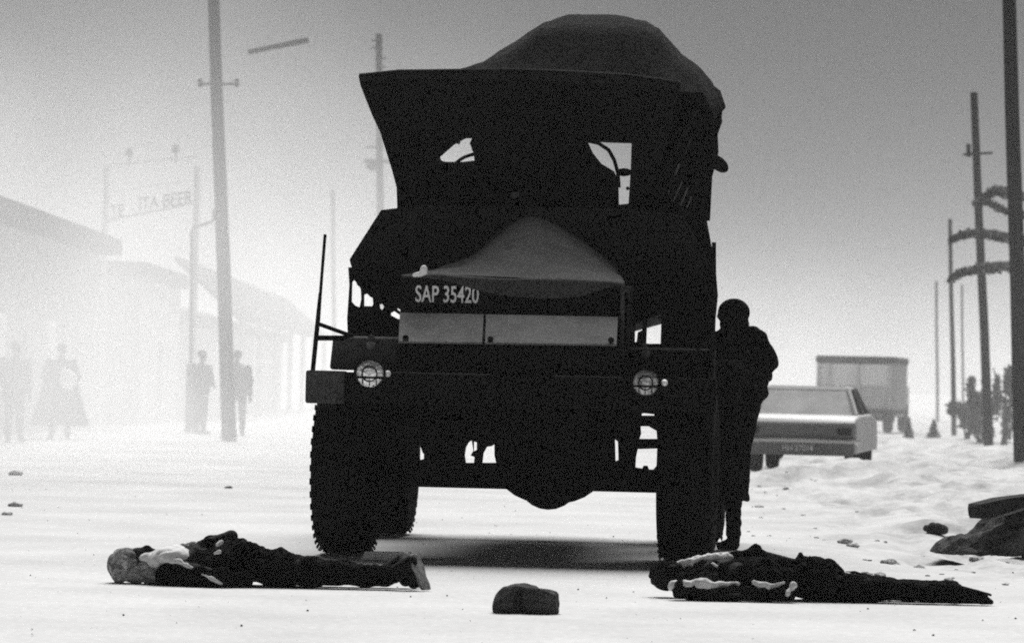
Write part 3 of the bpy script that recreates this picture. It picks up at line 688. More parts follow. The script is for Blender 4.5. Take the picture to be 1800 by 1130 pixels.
# --- person lying on the right, on the front, head to the left
def lying_right():
    D = 22.0; s = FPX / D
    o0 = Vector((at(1143, 1020, D).x, D, 0))
    def P(px, z, y=0.0): return Vector(((px - 1143) / s, y, z))
    body = MB()
    head(body, P(1178, 0.115, -0.02), (-1, 0, 0.1), (-0.1, -0.8, -0.6), 0.235)
    body.cap(P(1208, 0.11), P(1232, 0.11), 0.058, 0.065)
    body.ell(P(1275, 0.12), (0.21, 0.19, 0.11)).ell(P(1345, 0.11), (0.22, 0.17, 0.10)).ell(P(1425, 0.105), (0.18, 0.17, 0.10))
    body.cap(P(1250, 0.10, -0.19), P(1195, 0.05, -0.30), 0.052, 0.044).cap(P(1195, 0.05, -0.30), P(1270, 0.035, -0.33), 0.04, 0.03)
    hand(body, P(1270, 0.035, -0.33), (1, 0.1, 0), (0, 0, 1), 0.17, 0.3)
    body.cap(P(1262, 0.15, 0.16), P(1330, 0.245, 0.2), 0.05, 0.042).cap(P(1330, 0.245, 0.2), P(1400, 0.20, 0.12), 0.038, 0.03)
    hand(body, P(1400, 0.20, 0.12), (1, -0.1, 0.12), (0, 0, 1), 0.18, 0.35)
    for sgn in (-1, 1):
        body.cap(P(1430, 0.10, 0.09 * sgn), P(1555, 0.075, 0.10 * sgn), 0.085, 0.06).cap(P(1555, 0.075, 0.10 * sgn), P(1675, 0.06, 0.10 * sgn), 0.055, 0.04)
        body.cap(P(1675, 0.06, 0.10 * sgn), P(1722, 0.045, 0.11 * sgn), 0.04, 0.035)
    b = blob('person', body, 0.010, MT['skin'], None, 5, floor=0.002)
    b.location = o0
    tag(b, 'person lying on the ground right of the truck, dark ragged clothes over white shirt', 'person', 'people lying on the road')
    m = MB(); m.ell(P(1172, 0.13, 0.0), (0.105, 0.095, 0.085))
    blob('hair', m, 0.008, MT['cloth'], b, 3, 0.008, 30, seed=11)
    m = MB()
    m.ell(P(1270, 0.12), (0.23, 0.205, 0.102)).ell(P(1340, 0.12), (0.25, 0.20, 0.12)).ell(P(1428, 0.13), (0.19, 0.19, 0.125))
    m.cap(P(1262, 0.14, 0.16), P(1330, 0.245, 0.19), 0.066, 0.05).cap(P(1330, 0.245, 0.19), P(1385, 0.17, 0.14), 0.046, 0.05)
    m.cap(P(1245, 0.10, -0.19), P(1190, 0.055, -0.30), 0.066, 0.05).cap(P(1190, 0.045, -0.30), P(1380, 0.04, -0.30), 0.046, 0.042)
    m.cap(P(1330, 0.26, 0.18), P(1334, 0.285, 0.18), 0.03, 0.012)
    rnd = random.Random(3)
    for q_ in range(26):
        x = rnd.uniform(1376, 1482); z = 0.235 - 0.08 * max(0, (x - 1430) / 52) - 0.04 * max(0, (1395 - x) / 20); yy = rnd.uniform(-0.12, 0.08)
        m.cap(P(x, z - 0.06, yy), P(x + rnd.uniform(-6, 16), z + rnd.uniform(-0.02, 0.035), yy), rnd.uniform(0.03, 0.05), 0.008)
    m.cap(P(1318, 0.24, 0.18), P(1329, 0.295, 0.18), 0.05, 0.014).cap(P(1335, 0.24, 0.18), P(1348, 0.265, 0.17), 0.05, 0.012)
    blob('jacket', m, 0.009, MT['cloth'], b, 1, 0.026, 10, 0.018, 26, floor=0.001, seed=12)
    # shirt between arm and chest; pale strip along the back imitates its rim light
    m = MB()
    pp = [(1172, 0.165), (1184, 0.185), (1200, 0.195), (1220, 0.205), (1245, 0.222), (1275, 0.225)]
    for i in range(len(pp) - 1): m.cap(P(*pp[i], 0.0), P(*pp[i + 1], 0.02), 0.012 + 0.006 * i, 0.018 + 0.006 * i)
    blob('shirt', m, 0.006, MT['pale'], b, 2, 0.010, 20, 0.004, 50, seed=13)
    m = MB()
    m.cap(P(1182, 0.085, -0.29), P(1240, 0.082, -0.30), 0.034, 0.038).cap(P(1240, 0.08, -0.30), P(1292, 0.10, -0.28), 0.034, 0.016)
    m.cap(P(1320, 0.11, -0.285), P(1345, 0.088, -0.30), 0.014, 0.02).cap(P(1345, 0.088, -0.30), P(1370, 0.11, -0.29), 0.02, 0.014)
    m.cap(P(1377, 0.055, -0.335), P(1388, 0.10, -0.30), 0.014, 0.02)
    blob('shirt_sleeve', m, 0.005, MT['pale'], b, 2, 0.012, 9, 0.005, 40, seed=14)
    m = MB(); m.cap(P(1478, 0.16, 0.02), P(1502, 0.15, 0.0), 0.016, 0.010)
    blob('shirt_tail', m, 0.006, MT['pale'], b, 2, 0.006, 30, seed=15)
    m = MB(); m.cap(P(1250, 0.2, -0.12), P(1268, 0.168, -0.17), 0.011, 0.006).cap(P(1262, 0.19, -0.14), P(1278, 0.172, -0.16), 0.006, 0.004)
    blob('collar', m, 0.005, MT['pale'], b, 2, seed=16)
    m = MB()
    m.ell(P(1438, 0.10), (0.18, 0.185, 0.10))
    for sgn in (-1, 1):
        m.cap(P(1450, 0.095, 0.09 * sgn), P(1555, 0.075, 0.10 * sgn), 0.09, 0.072).cap(P(1555, 0.072, 0.10 * sgn), P(1678, 0.066, 0.10 * sgn), 0.068, 0.064)
    blob('trousers', m, 0.010, MT['cloth'], b, 3, 0.018, 8, 0.008, 24, floor=0.001, seed=17)
    for sgn in (-1, 1):
        dx = 0 if sgn < 0 else -20
        m = MB(); m.cap(P(1683 + dx, 0.05, 0.10 * sgn), P(1722 + dx, 0.042, 0.11 * sgn), 0.046, 0.036).cap(P(1722 + dx, 0.035, 0.11 * sgn), P(1738 + dx, 0.02, 0.11 * sgn), 0.034, 0.016)
        sh = blob('shoe', m, 0.007, MT['leather'], b, 3, floor=0.001)
        m = MB(); m.box(P(1708 + dx, 0.084, 0.105 * sgn), (0.20, 0.075, 0.014), Matrix.Rotation(R(14), 3, 'Y')).build('sole', MT['leather'], sh, bevel=0.005)
    return b
lying_right()

# --- policeman standing on the far side of the front wheel, back half turned
def standing_man():
    D = 28.7; s = FPX / D
    f = at(1280, 964, D)
    def P(px, py, y=0.0):
        p = at(px, py, D); return Vector((p.x - f.x, y, p.z))
    body = MB()
    head(body, P(1291, 556, 0.0), (0.05, 0.0, 1), (-0.8, -0.25, -0.1), 0.24)
    body.cap(P(1294, 580), P(1298, 596), 0.06, 0.07)
    body.ell(P(1300, 630), (0.20, 0.17, 0.22)).ell(P(1298, 690), (0.17, 0.15, 0.2)).ell(P(1290, 740), (0.15, 0.15, 0.16))
    # right arm bent forward across the body, hand at the truck's side
    body.cap(P(1334, 606, -0.12), P(1346, 662, -0.16), 0.055, 0.045).cap(P(1346, 662, -0.16), P(1288, 640, -0.28), 0.042, 0.032)
    hand(body, P(1288, 640, -0.28), (-1, -0.1, 0.25), (0, 0.2, 1), 0.18, 0.7)
    body.cap(P(1268, 606, 0.1), P(1258, 660, 0.14), 0.055, 0.045).cap(P(1258, 660, 0.14), P(1238, 620, 0.0), 0.042, 0.032)
    hand(body, P(1238, 620, 0.0), (-0.8, -0.2, 0.5), (0, 0.2, 1), 0.18, 0.7)
    for px, y in ((1287, -0.06), (1236, 0.12)):
        body.cap(P(px, 760, y), P(px + 2, 860, y), 0.085, 0.062).cap(P(px + 2, 860, y), P(px + 1, 950, y), 0.058, 0.042)
        body.cap(P(px + 1, 952, y), P(px - 20, 958, y - 0.03), 0.042, 0.034)
    b = blob('person', body, 0.012, MT['skin'], None, 5)
    b.location = (f.x, f.y, 0)
    tag(b, 'person in long dark coat and cap standing at the right side of the truck', 'person')
    m = MB(); m.ell(P(1290, 549), (0.122, 0.115, 0.105)).ell(P(1291, 570, 0.0), (0.112, 0.118, 0.10)).ell(P(1277, 556, -0.02), (0.075, 0.09, 0.04))
    blob('cap', m, 0.010, MT['cloth'], b, 4)
    m = MB()
    n = 20
    def ring(cx, py, rx, ry, cy=0.0):
        c = P(cx, py); return [Vector((c.x + rx * math.cos(2 * math.pi * k / n), cy + ry * math.sin(2 * math.pi * k / n), c.z)) for k in range(n)]
    m.loft([ring(1297, 584, 0.10, 0.09), ring(1301, 592, 0.18, 0.13), ring(1304, 610, 0.21, 0.17), ring(1303, 650, 0.20, 0.18), ring(1297, 690, 0.185, 0.18), ring(1294, 722, 0.175, 0.18),
            ring(1287, 760, 0.165, 0.19), ring(1283, 800, 0.165, 0.2), ring(1280, 850, 0.163, 0.2), ring(1279, 880, 0.165, 0.205)])
    m.cap(P(1334, 596, -0.10), P(1347, 640, -0.14), 0.075, 0.075).cap(P(1343, 640, -0.14), P(1330, 680, -0.17), 0.08, 0.07).cap(P(1332, 690, -0.15), P(1322, 712, -0.15), 0.07, 0.06)
    m.cap(P(1330, 676, -0.17), P(1284, 645, -0.27), 0.062, 0.05)
    m.cap(P(1270, 604, 0.1), P(1260, 660, 0.14), 0.075, 0.06).cap(P(1260, 660, 0.14), P(1240, 624, 0.0), 0.058, 0.046)
    m.cap(P(1276, 588, -0.05), P(1322, 590, -0.06), 0.075, 0.08).cap(P(1262, 600, -0.02), P(1280, 590, 0.0), 0.08, 0.07)
    blob('coat', m, 0.012, MT['cloth'], b, 4, 0.02, 6, 0.008, 18, seed=21)
    m = MB(); m.cap(P(1318, 592, -0.17), P(1300, 640, -0.24), 0.012, 0.012).cap(P(1300, 640, -0.24), P(1292, 720, -0.21), 0.012, 0.012)
    blob('strap', m, 0.007, MT['leather'], b, 2)
    m = MB()
    for px, y in ((1287, -0.06), (1236, 0.12)):
        m.cap(P(px, 770, y), P(px + 1, 860, y), 0.085, 0.064).cap(P(px + 1, 860, y), P(px + 1, 938, y), 0.070, 0.060)
    blob('trousers', m, 0.012, MT['cloth'], b, 3, 0.012, 10, seed=22)
    for px, y in ((1288, -0.06), (1237, 0.12)):
        m = MB(); m.cap(P(px + 1, 925, y), P(px + 1, 950, y), 0.054, 0.048).cap(P(px + 1, 956, y), P(px - 22, 959, y - 0.03), 0.046, 0.034)
        blob('boot', m, 0.009, MT['leather'], b, 3, floor=0.001)
standing_man()

# ------------------------------------------------------------------ stones, plank, mound
def rock(name, px, py, wd, hgt, dep, m, label, seed, amp=0.03, cut=None, group=None, rz=0.0):
    g = gnd(px, py); gz = ground_z(g.x, g.y)
    mb = MB()
    if cut:
        mb.loft(cut)
    else:
        mb.ell((0, 0, hgt * 0.40), (wd / 2 * 0.97, dep / 2, hgt * 0.58))
    o = blob(name, mb, max(wd, hgt) / 42, m, None, 3, amp, 2.2 / wd, amp * 0.25, 9 / wd, floor=0.0, seed=seed)
    o.location = (g.x, g.y, gz - 0.004); o.rotation_euler = (0, 0, rz)
    tag(o, label, 'rock', group); return o
def rk(x, zt, yd, zb=0.0): return [Vector((x, -yd, zb)), Vector((x, -yd * 1.05, zb + (zt - zb) * 0.45)), Vector((x, -yd * 0.55, zt * 0.96)), Vector((x, yd * 0.5, zt)), Vector((x, yd, zb + (zt - zb) * 0.5)), Vector((x, yd, zb))]
rock('rock', 926, 1077, 0.36, 0.16, 0.22, MT['rock'], 'dark jagged rock lying alone on the road in front of the truck', 3, 0.016,
     [rk(-0.178, 0.05, 0.07), rk(-0.165, 0.11, 0.09), rk(-0.125, 0.148, 0.11), rk(-0.075, 0.158, 0.09), rk(-0.045, 0.16, 0.055), rk(-0.02, 0.155, 0.11), rk(0.05, 0.148, 0.12), rk(0.11, 0.125, 0.11), rk(0.155, 0.108, 0.09), rk(0.176, 0.05, 0.06)])
rock('rock', 1645, 941, 0.22, 0.105, 0.14, MT['rock'], 'fist-sized dark rock just left of the earth heap', 5, 0.02, rz=0.2)
k = 0
for px, py, wd in ((402, 858, 0.09), (27, 835, 0.2), (28, 890, 0.14), (1562, 985, 0.12), (12, 905, 0.1), (493, 968, 0.035), (1485, 952, 0.14), (1382, 866, 0.1), (1500, 955, 0.12)):
    k += 1
    lab = {1: 'small stone on the pale road between the far figures and the left wheel', 2: 'low grey stone at the left edge of the picture', 3: 'flat small stone below another at the left edge',
           4: 'grey clod on the sand behind the shins of the right lying person', 5: 'lowest small stone at the left edge', 6: 'tiny pebble beside the left lying person', 7: 'dark clod on the sand right of the standing person',
           8: 'small stone in the sand below the parked car', 9: 'low clod on the sand touching another clod'}[k]
    rock('stone', px, py, wd, wd * 0.32, wd * 0.7, MT['rock'] if px in (402, 493) else MT['clod'], lab, 10 + k, wd * 0.1, group='loose stones on the sand')

def mound():
    g = gnd(1745, 973)
    mb = MB()
    # heap running on to the right
    def ring(x, h, d): return [Vector((x, -d, 0)), Vector((x, -d * 0.7, h * 0.45)), Vector((x, -d * 0.25, h * 0.9)), Vector((x, d * 0.2, h)), Vector((x, d * 0.8, h * 0.5)), Vector((x, d * 1.2, 0))]
    mb.loft([ring(-0.40, 0.03, 0.12), ring(-0.30, 0.09, 0.3), ring(-0.1, 0.20, 0.5), ring(0.12, 0.33, 0.6), ring(0.4, 0.43, 0.7), ring(1.0, 0.5, 0.8), ring(1.6, 0.44, 0.7), ring(2.1, 0.2, 0.5), ring(2.3, 0.03, 0.2)])
    o = blob('earth_heap', mb, 0.025, MT['earth'], None, 2, 0.07, 3, 0.035, 13, floor=-0.02, seed=31)
    o.location = (g.x, g.y + 0.5, -0.01)
    tag(o, 'heap of dark earth at the right edge of the picture', 'earth heap')
    # slab of timber leaning on it
    D = g.y + 0.1
    a, b = at(1708, 899, D), at(1900, 868, D + 0.5)
    d = (b - a).normalized(); L = (b - a).length
    up = Vector((0, 0, 1)); sd_ = d.cross(up).normalized(); up = sd_.cross(d)
    rings = []
    for t, hh, ww in ((0, 0.03, 0.05), (0.03, 0.055, 0.08), (0.25, 0.07, 0.1), (0.6, 0.06, 0.1), (1.0, 0.05, 0.09)):
        c = a + d * L * t - a
        rings.append([c - sd_ * ww - up * hh, c + sd_ * ww - up * hh, c + sd_ * ww + up * hh, c - sd_ * ww + up * hh])
    s_ = MB().loft(rings).build('timber_baulk', MT['plank'], None, bevel=0.01)
    s_.location = a; tag(s_, 'dark timber baulk resting on top of the earth heap', 'timber')
    a2, b2 = at(1722, 919, D - 0.35), at(1900, 862, D - 0.3)
    l_ = MB().tube([Vector(), b2 - a2], [0.008, 0.012], 6).build('lath', MT['bare'], None)
    l_.location = a2; tag(l_, 'thin pale lath lying along the slope of the earth heap', 'lath')
mound()

def clods():
    rnd = random.Random(99); mb = MB()
    for _ in range(420):
        y = 24.2 + 34 * rnd.random() ** 1.6; x = rnd.uniform(1.8, 9.5)
        if noise.noise(Vector((x * 0.8, y * 0.5, 7))) < rnd.uniform(-0.25, 0.5): continue
        if y < 29.5 and x < 2.2: continue
        r = 0.012 + 0.045 * rnd.random() ** 3
        q = bmesh.ops.create_icosphere(mb.bm, subdivisions=1, radius=r)
        for v in q['verts']: v.co *= rnd.uniform(0.7, 1.25)
        bmesh.ops.transform(mb.bm, matrix=Matrix.Translation((x, y, ground_z(x, y) + r * 0.15)) @ Matrix.Rotation(rnd.uniform(0, 6), 4, 'Z') @ Matrix.Diagonal((1.5, 1.1, 0.6, 1)), verts=q['verts'])
    o = mb.build('sand_clods', MT['clod'], None); o['kind'] = 'stuff'; o['label'] = 'crumbs of earth scattered over the sandy verge on the right'
clods()
def grit():
    rnd = random.Random(5); mb = MB()
    for _ in range(420):
        y = rnd.uniform(17.5, 40); x = rnd.uniform(-0.14, 0.14) * y
        r = 0.002 + 0.006 * rnd.random() ** 4
        q = bmesh.ops.create_icosphere(mb.bm, subdivisions=1, radius=r)
        for v in q['verts']: v.co *= rnd.uniform(0.7, 1.25)
        bmesh.ops.translate(mb.bm, vec=(x, y, ground_z(x, y) + r * 0.3), verts=q['verts'])
    o = mb.build('road_grit', MT['earth'], None); o['kind'] = 'stuff'; o['label'] = 'tiny dark grit strewn over the pale road'
grit()

# white plank beside the left front tyre
a, b = gnd(640, 976), gnd(724, 976)
pl = MB().hexa([Vector((-0.16, -0.03, 0)), Vector((0.16, -0.03, 0)), Vector((0.16, 0.05, 0)), Vector((-0.16, 0.05, 0)), Vector((-0.13, -0.02, 0.055)), Vector((0.18, -0.02, 0.055)), Vector((0.18, 0.05, 0.055)), Vector((-0.13, 0.05, 0.055))]).build('plank', MT['white'], None, bevel=0.004)
pl.location = ((a.x + b.x) / 2, a.y - 0.62, 0.002); pl.rotation_euler = (0, 0, R(-2))
tag(pl, 'short white painted plank lying in front of the left tyre', 'plank')

# ------------------------------------------------------------------ poles
def pole(name, base, top, r0, r1, label, parts=None, group='utility poles along the street'):
    e = empty(name, base); tag(e, label, 'pole', group)
    d = Vector(top) - Vector(base)
    MB().tube([Vector((0, 0, -0.05)), d * 0.33 + Vector((0.01, 0, 0)), d * 0.66 + Vector((-0.008, 0, 0)), d], [r0, r0 * 0.67 + r1 * 0.33, r0 * 0.33 + r1 * 0.67, r1], 12).build('shaft', MT['wood'], e)
    return e
def P_at(e, px, py, D): return at(px, py, D) - Vector(e.location)

D = 72.0; b0 = gnd(403, 775); b0 = Vector((at(403, 775, D).x, D, 0)); t0 = at(371, -140, D)
e = pole('utility_pole', b0, t0, 0.145, 0.105, 'tall leaning pole with long street lamp arm in the haze on the left')
MB().tube([P_at(e, 352, 148, D - 0.15), P_at(e, 416, 148, D - 0.15)], 0.025, 8).build('crossarm', MT['wood'], e)
for px in (352, 416):
    c = P_at(e, px, 147, D - 0.15)
    MB().lathe([(0, 0.09), (0.04, 0.085), (0.05, 0.04), (0.035, 0.02), (0.05, -0.02), (0.045, -0.06), (0, -0.07)], 12, Matrix.Translation(c)).build('insulator', MT['wood'], e)
MB().tube([P_at(e, 380, 103, D), P_at(e, 440, 92, D - 0.2)], 0.02, 6).build('lamp_arm', MT['vangrey'], e)
MB().tube([P_at(e, 437, 92, D - 0.2), P_at(e, 541, 71, D - 0.5)], [0.05, 0.055], 10).build('lamp', MT['wood'], e)

D = 100.0; b0 = Vector((at(672, 760, D).x, D, 0)); t0 = at(666, 60, D)
e = pole('utility_pole', b0, t0, 0.12, 0.085, 'pole rising behind the left corner of the truck, carrying a box')
MB().tube([P_at(e, 640, 283, D - 0.15), P_at(e, 692, 284, D - 0.15)], 0.05, 6).build('crossarm', MT['wood'], e)
MB().box(P_at(e, 653, 291, D - 0.25), (0.26, 0.25, 0.24), Matrix.Rotation(0.3, 3, 'Y')).build('box', MT['wood'], e, bevel=0.02)
MB().tube([P_at(e, 646, 259, D - 0.15), P_at(e, 675, 259, D - 0.15)], 0.03, 6).build('crossarm', MT['wood'], e)
for py in (72, 84, 103, 118):
    MB().box(P_at(e, 666 + (3 if py % 3 else -3), py, D - 0.1), (0.30, 0.05, 0.04)).build('step_iron', MT['wood'], e)
D = 135.0; b0 = Vector((at(588, 745, D).x, D, 0))
pole('utility_pole', b0, at(585, 335, D), 0.09, 0.07, 'very faint thin pole far behind the left width pole of the truck')
D = 67.0; b0 = Vector((at(1797, 815, D).x, D, 0))
pole('utility_pole', b0, at(1771, -120, D), 0.15, 0.115, 'thick black pole, nearest one at the right edge of the picture')
D = 88.0; b0 = Vector((at(1738, 785, D).x, D, 0))
e = pole('utility_pole', b0, at(1712, 163, D), 0.115, 0.085, 'leaning pole with a small cross bar, beside the nearest right pole')
MB().tube([P_at(e, 1693, 272, D - 0.15), P_at(e, 1745, 269, D - 0.15)], 0.028, 6).build('crossarm', MT['wood'], e)
MB().tube([P_at(e, 1703, 276, D - 0.15), P_at(e, 1702, 253, D - 0.15)], 0.05, 8).build('insulator', MT['wood'], e)
D = 108.0; b0 = Vector((at(1677, 770, D).x, D, 0))
pole('utility_pole', b0, at(1670, 385, D), 0.075, 0.055, 'thin grey pole left of the leaning pole with cross bar')
D = 150.0; b0 = Vector((at(1648, 740, D).x, D, 0))
pole('utility_pole', b0, at(1646, 494, D), 0.07, 0.055, 'very faint pole, leftmost of the poles on the right')
D = 145.0; b0 = Vector((at(1693, 742, D).x, D, 0))
pole('utility_pole', b0, at(1691, 500, D), 0.06, 0.045, 'very faint pole seen between two darker poles on the right')

# thin street lamp post with crook on the left
D = 82.0; b0 = Vector((at(334, 768, D).x, D, 0))
e = empty('street_lamp', b0); tag(e, 'thin faint lamp post with a crooked top left of the tall pole', 'street lamp')
MB().tube([Vector((0, 0, 0)), P_at(e, 335, 640, D)], [0.12, 0.09], 10).tube([P_at(e, 335, 645, D), P_at(e, 337, 405, D), P_at(e, 341, 400, D), P_at(e, 372, 390, D), P_at(e, 376, 386, D), P_at(e, 377, 376, D)], 0.034, 8).build('post', MT['wood'], e)
MB().box(P_at(e, 377, 374, D), (0.10, 0.10, 0.16)).build('lamp_head', MT['wood'], e, bevel=0.02)

# ------------------------------------------------------------------ parked car
def parked_car():
    D = 55.0
    p = at(1402, 825, D)
    e = empty('parked_car', (p.x, D, 0.0), R(-9.5))
    tag(e, 'pale saloon car seen from behind, half hidden by the standing person', 'car')
    W = 0.83
    prof = [(0.0, 0.30), (0.0, 0.50), (0.03, 0.73), (0.10, 0.80), (0.85, 0.86), (1.30, 1.22), (1.45, 1.25), (2.55, 1.25), (2.70, 1.21), (3.15, 0.86), (4.15, 0.78), (4.25, 0.6), (4.25, 0.32)]
    lower = [(0.0, 0.30), (0.0, 0.52), (0.03, 0.73), (0.12, 0.80), (0.8, 0.85), (3.15, 0.86), (4.12, 0.78), (4.25, 0.58), (4.25, 0.32)]
    rings = []
    for x, inset in ((-W, 0.06), (-W + 0.03, 0.0), (W - 0.03, 0.0), (W, 0.06)):
        rings.append([Vector((x, y, z - (inset if z > 0.6 else 0) * 0.5)) for y, z in lower])
    MB().loft(rings).build('body', MT['carpale'], e, bevel=0.02)
    # greenhouse: roof, pillars, panes
    def q(x, y, z): return Vector((x, y, z))
    MB().hexa([q(-0.62, 1.28, 1.20), q(0.62, 1.28, 1.20), q(0.60, 2.68, 1.20), q(-0.60, 2.68, 1.20), q(-0.58, 1.36, 1.265), q(0.58, 1.36, 1.265), q(0.56, 2.6, 1.265), q(-0.56, 2.6, 1.265)]).build('roof', MT['carpale'], e, bevel=0.025)
    for sx in (-1, 1):
        for (y0, y1) in ((0.82, 1.30), (3.12, 2.66), (1.95, 1.95)):
            MB().tube([q(sx * 0.76, y0, 0.84), q(sx * 0.60, y1, 1.22)], 0.035, 8).build('pillar', MT['carpale'] if y0 < 1 else MT['cardark'], e)
        MB().hexa([q(sx * 0.745, 0.95, 0.85), q(sx * 0.745, 3.0, 0.85), q(sx * 0.735, 3.0, 0.85), q(sx * 0.735, 0.95, 0.85), q(sx * 0.605, 1.36, 1.2), q(sx * 0.605, 2.62, 1.2), q(sx * 0.595, 2.62, 1.2), q(sx * 0.595, 1.36, 1.2)]).build('side_pane', MT['glass'], e)
    MB().hexa([q(-0.72, 0.86, 0.85), q(0.72, 0.86, 0.85), q(0.72, 0.88, 0.85), q(-0.72, 0.88, 0.85), q(-0.57, 1.27, 1.2), q(0.57, 1.27, 1.2), q(0.57, 1.29, 1.2), q(-0.57, 1.29, 1.2)]).build('rear_pane', MT['vangrey'], e)
    MB().hexa([q(-0.72, 3.1, 0.86), q(0.72, 3.1, 0.86), q(0.72, 3.08, 0.86), q(-0.72, 3.08, 0.86), q(-0.57, 2.69, 1.2), q(0.57, 2.69, 1.2), q(0.57, 2.67, 1.2), q(-0.57, 2.67, 1.2)]).build('windscreen', MT['glass'], e)
    MB().box((0, -0.012, 0.625), (1.54, 0.05, 0.20)).build('tail_panel', MT['cardark'], e, bevel=0.01)
    for sx in (-1, 1): MB().box((sx * 0.66, -0.04, 0.62), (0.2, 0.03, 0.10)).build('tail_lamp', MT['roof'], e, bevel=0.01)
    MB().tube([q(-0.84, 0.12, 0.475), q(-0.81, -0.07, 0.475), q(0, -0.11, 0.475), q(0.81, -0.07, 0.475), q(0.84, 0.12, 0.475)], 0.042, 8).build('rear_bumper', MT['chrome'], e)
    MB().box((0, -0.005, 0.355), (1.58, 0.06, 0.17)).build('valance', MT['cardark'], e, bevel=0.01)
    npl = MB().box((0.0, -0.045, 0.375), (0.50, 0.015, 0.12)).build('number_plate', MT['cardark'], e)
    text_mesh('lettering', 'HH 27014', 0.44, 0.085, MT['vangrey'], npl, Matrix.Translation((-0.22, -0.056, 0.333)) @ Matrix.Rotation(R(90), 4, 'X'), 0.003)
    for sx in (-1, 1):
        for y in (0.95, 3.45):
            mt = Matrix.Translation((sx * 0.70, y, 0.30)) @ Matrix.Rotation(R(90), 4, 'Y')
            wv = MB().lathe([(0.18, -0.085), (0.27, -0.09), (0.30, -0.06), (0.305, 0), (0.30, 0.06), (0.27, 0.09), (0.18, 0.085)], 24, mt, closed=True).build('wheel', MT['rubber'], e)
            MB().lathe([(0, 0.03), (0.1, 0.05), (0.18, 0.06), (0.18, -0.06), (0, -0.05)], 20, mt).build('rim', MT['chrome'], wv)
    MB().tube([q(-0.3, 0.0, 0.24), q(-0.3, 0.5, 0.26)], 0.05, 10).build('silencer', MT['black'], e)
parked_car()

# ------------------------------------------------------------------ lorry behind the car
def lorry():
    D = 112.0; p = at(1500, 762, D)
    e = empty('canopied_lorry', (p.x, D, 0.0), R(-12))
    tag(e, 'hazy box-bodied lorry with dark roof edge standing beyond the parked car', 'lorry')
    def q(x, y, z): return Vector((x, y, z))
    W = 1.12
    MB().box((0, 2.0, 2.12), (2 * W + 0.06, 4.1, 0.22)).build('roof', MT['roof'], e, bevel=0.06)
    MB().box((W - 0.04, 2.0, 1.35), (0.06, 3.9, 1.35)).build('side_panel', MT['wall2'], e)
    MB().box((-W + 0.04, 2.0, 1.35), (0.06, 3.9, 1.35)).build('side_panel', MT['vangrey'], e)
    MB().box((0, 0.12, 1.02), (2 * W - 0.2, 0.05, 0.66)).build('tail_door', MT['vangrey'], e)
    MB().box((0, 0.13, 1.68), (2 * W - 0.2, 0.03, 0.64)).build('tail_flap', MT['white'], e)
    for x in (-W + 0.05, -0.75, 0.1, W - 0.08): MB().box((x, 0.05, 1.36), (0.09, 0.09, 1.36)).build('post', MT['vangrey'], e)
    MB().box((0, 2.0, 0.62), (2 * W, 4.0, 0.14)).build('floor', MT['roof'], e)
    MB().box((0.2, 0.0, 0.42), (2.0, 0.12, 0.14)).build('rear_bumper', MT['roof'], e)
    MB().box((0, 5.0, 0.95), (2.0, 1.6, 1.0)).build('cab', MT['vangrey'], e, bevel=0.1)
    for sx in (-1, 1):
        for y in (0.9, 4.9):
            MB().lathe([(0.2, -0.12), (0.40, -0.12), (0.44, -0.06), (0.44, 0.06), (0.40, 0.12), (0.2, 0.12)], 20, Matrix.Translation((sx * 0.9, y, 0.44)) @ Matrix.Rotation(R(90), 4, 'Y'), closed=True).build('wheel', MT['rubber'], e)
lorry()

# ------------------------------------------------------------------ vegetation on the right
def leaves(mb, c, r, n, size, seed):
    rnd = random.Random(seed)
    for _ in range(n):
        while True:
            v = Vector((rnd.uniform(-1, 1), rnd.uniform(-1, 1), rnd.uniform(-1, 1)))
            if 0.25 < v.length < 1: break
        p = Vector(c) + Vector((v.x * r[0], v.y * r[1], v.z * r[2]))
        if p.z < 0.02: continue
        a = Vector((rnd.gauss(0, 1), rnd.gauss(0, 1), rnd.gauss(0, 1))).normalized(); b = a.orthogonal().normalized(); s_ = size * rnd.uniform(0.6, 1.3)
        vs_ = [mb.bm.verts.new(p + a * s_), mb.bm.verts.new(p + b * s_ * 0.45), mb.bm.verts.new(p - a * s_), mb.bm.verts.new(p - b * s_ * 0.45)]
        mb.bm.faces.new(vs_)
def bush(px, py, D, w_, h_, label, seed, n=900, conic=False):
    p = at(px, py, D); e = empty('shrub', (p.x, D, 0)); tag(e, label, 'shrub', 'shrubs beside the street')
    st = MB(); rnd = random.Random(seed)
    for k in range(6 if not conic else 1):
        st.tube([(rnd.uniform(-.1, .1) * w_, 0, 0), (rnd.uniform(-.3, .3) * w_ * (not conic), rnd.uniform(-.3, .3) * w_ * (not conic), h_ * 0.5), (rnd.uniform(-.4, .4) * w_ * (not conic), rnd.uniform(-.4, .4) * w_ * (not conic), h_ * 0.92)], [0.03, 0.02, 0.008], 6)
    st.build('stem', MT['wood'], e)
    lf = MB()
    if conic:
        for k in range(8):
            t = k / 7; leaves(lf, (0, 0, h_ * (0.08 + 0.86 * t)), (w_ / 2 * (1 - 0.85 * t), w_ / 2 * (1 - 0.85 * t), h_ * 0.1), int(n / 8 * (1.3 - t)), 0.05, seed + k)
    else:
        for k in range(9):
            leaves(lf, (rnd.uniform(-.4, .4) * w_, rnd.uniform(-.3, .3) * w_, h_ * rnd.uniform(0.12, 0.85)), (w_ * rnd.uniform(0.08, 0.3), w_ * 0.2, h_ * rnd.uniform(0.08, 0.28)), n // 7, 0.08, seed + k)
    lf.build('crown', MT['leaf'], e, smooth=False)
bush(1700, 765, 98, 0.9, 1.2, 'low loose shrub between the thin and the leaning pole on the right', 41, 600)
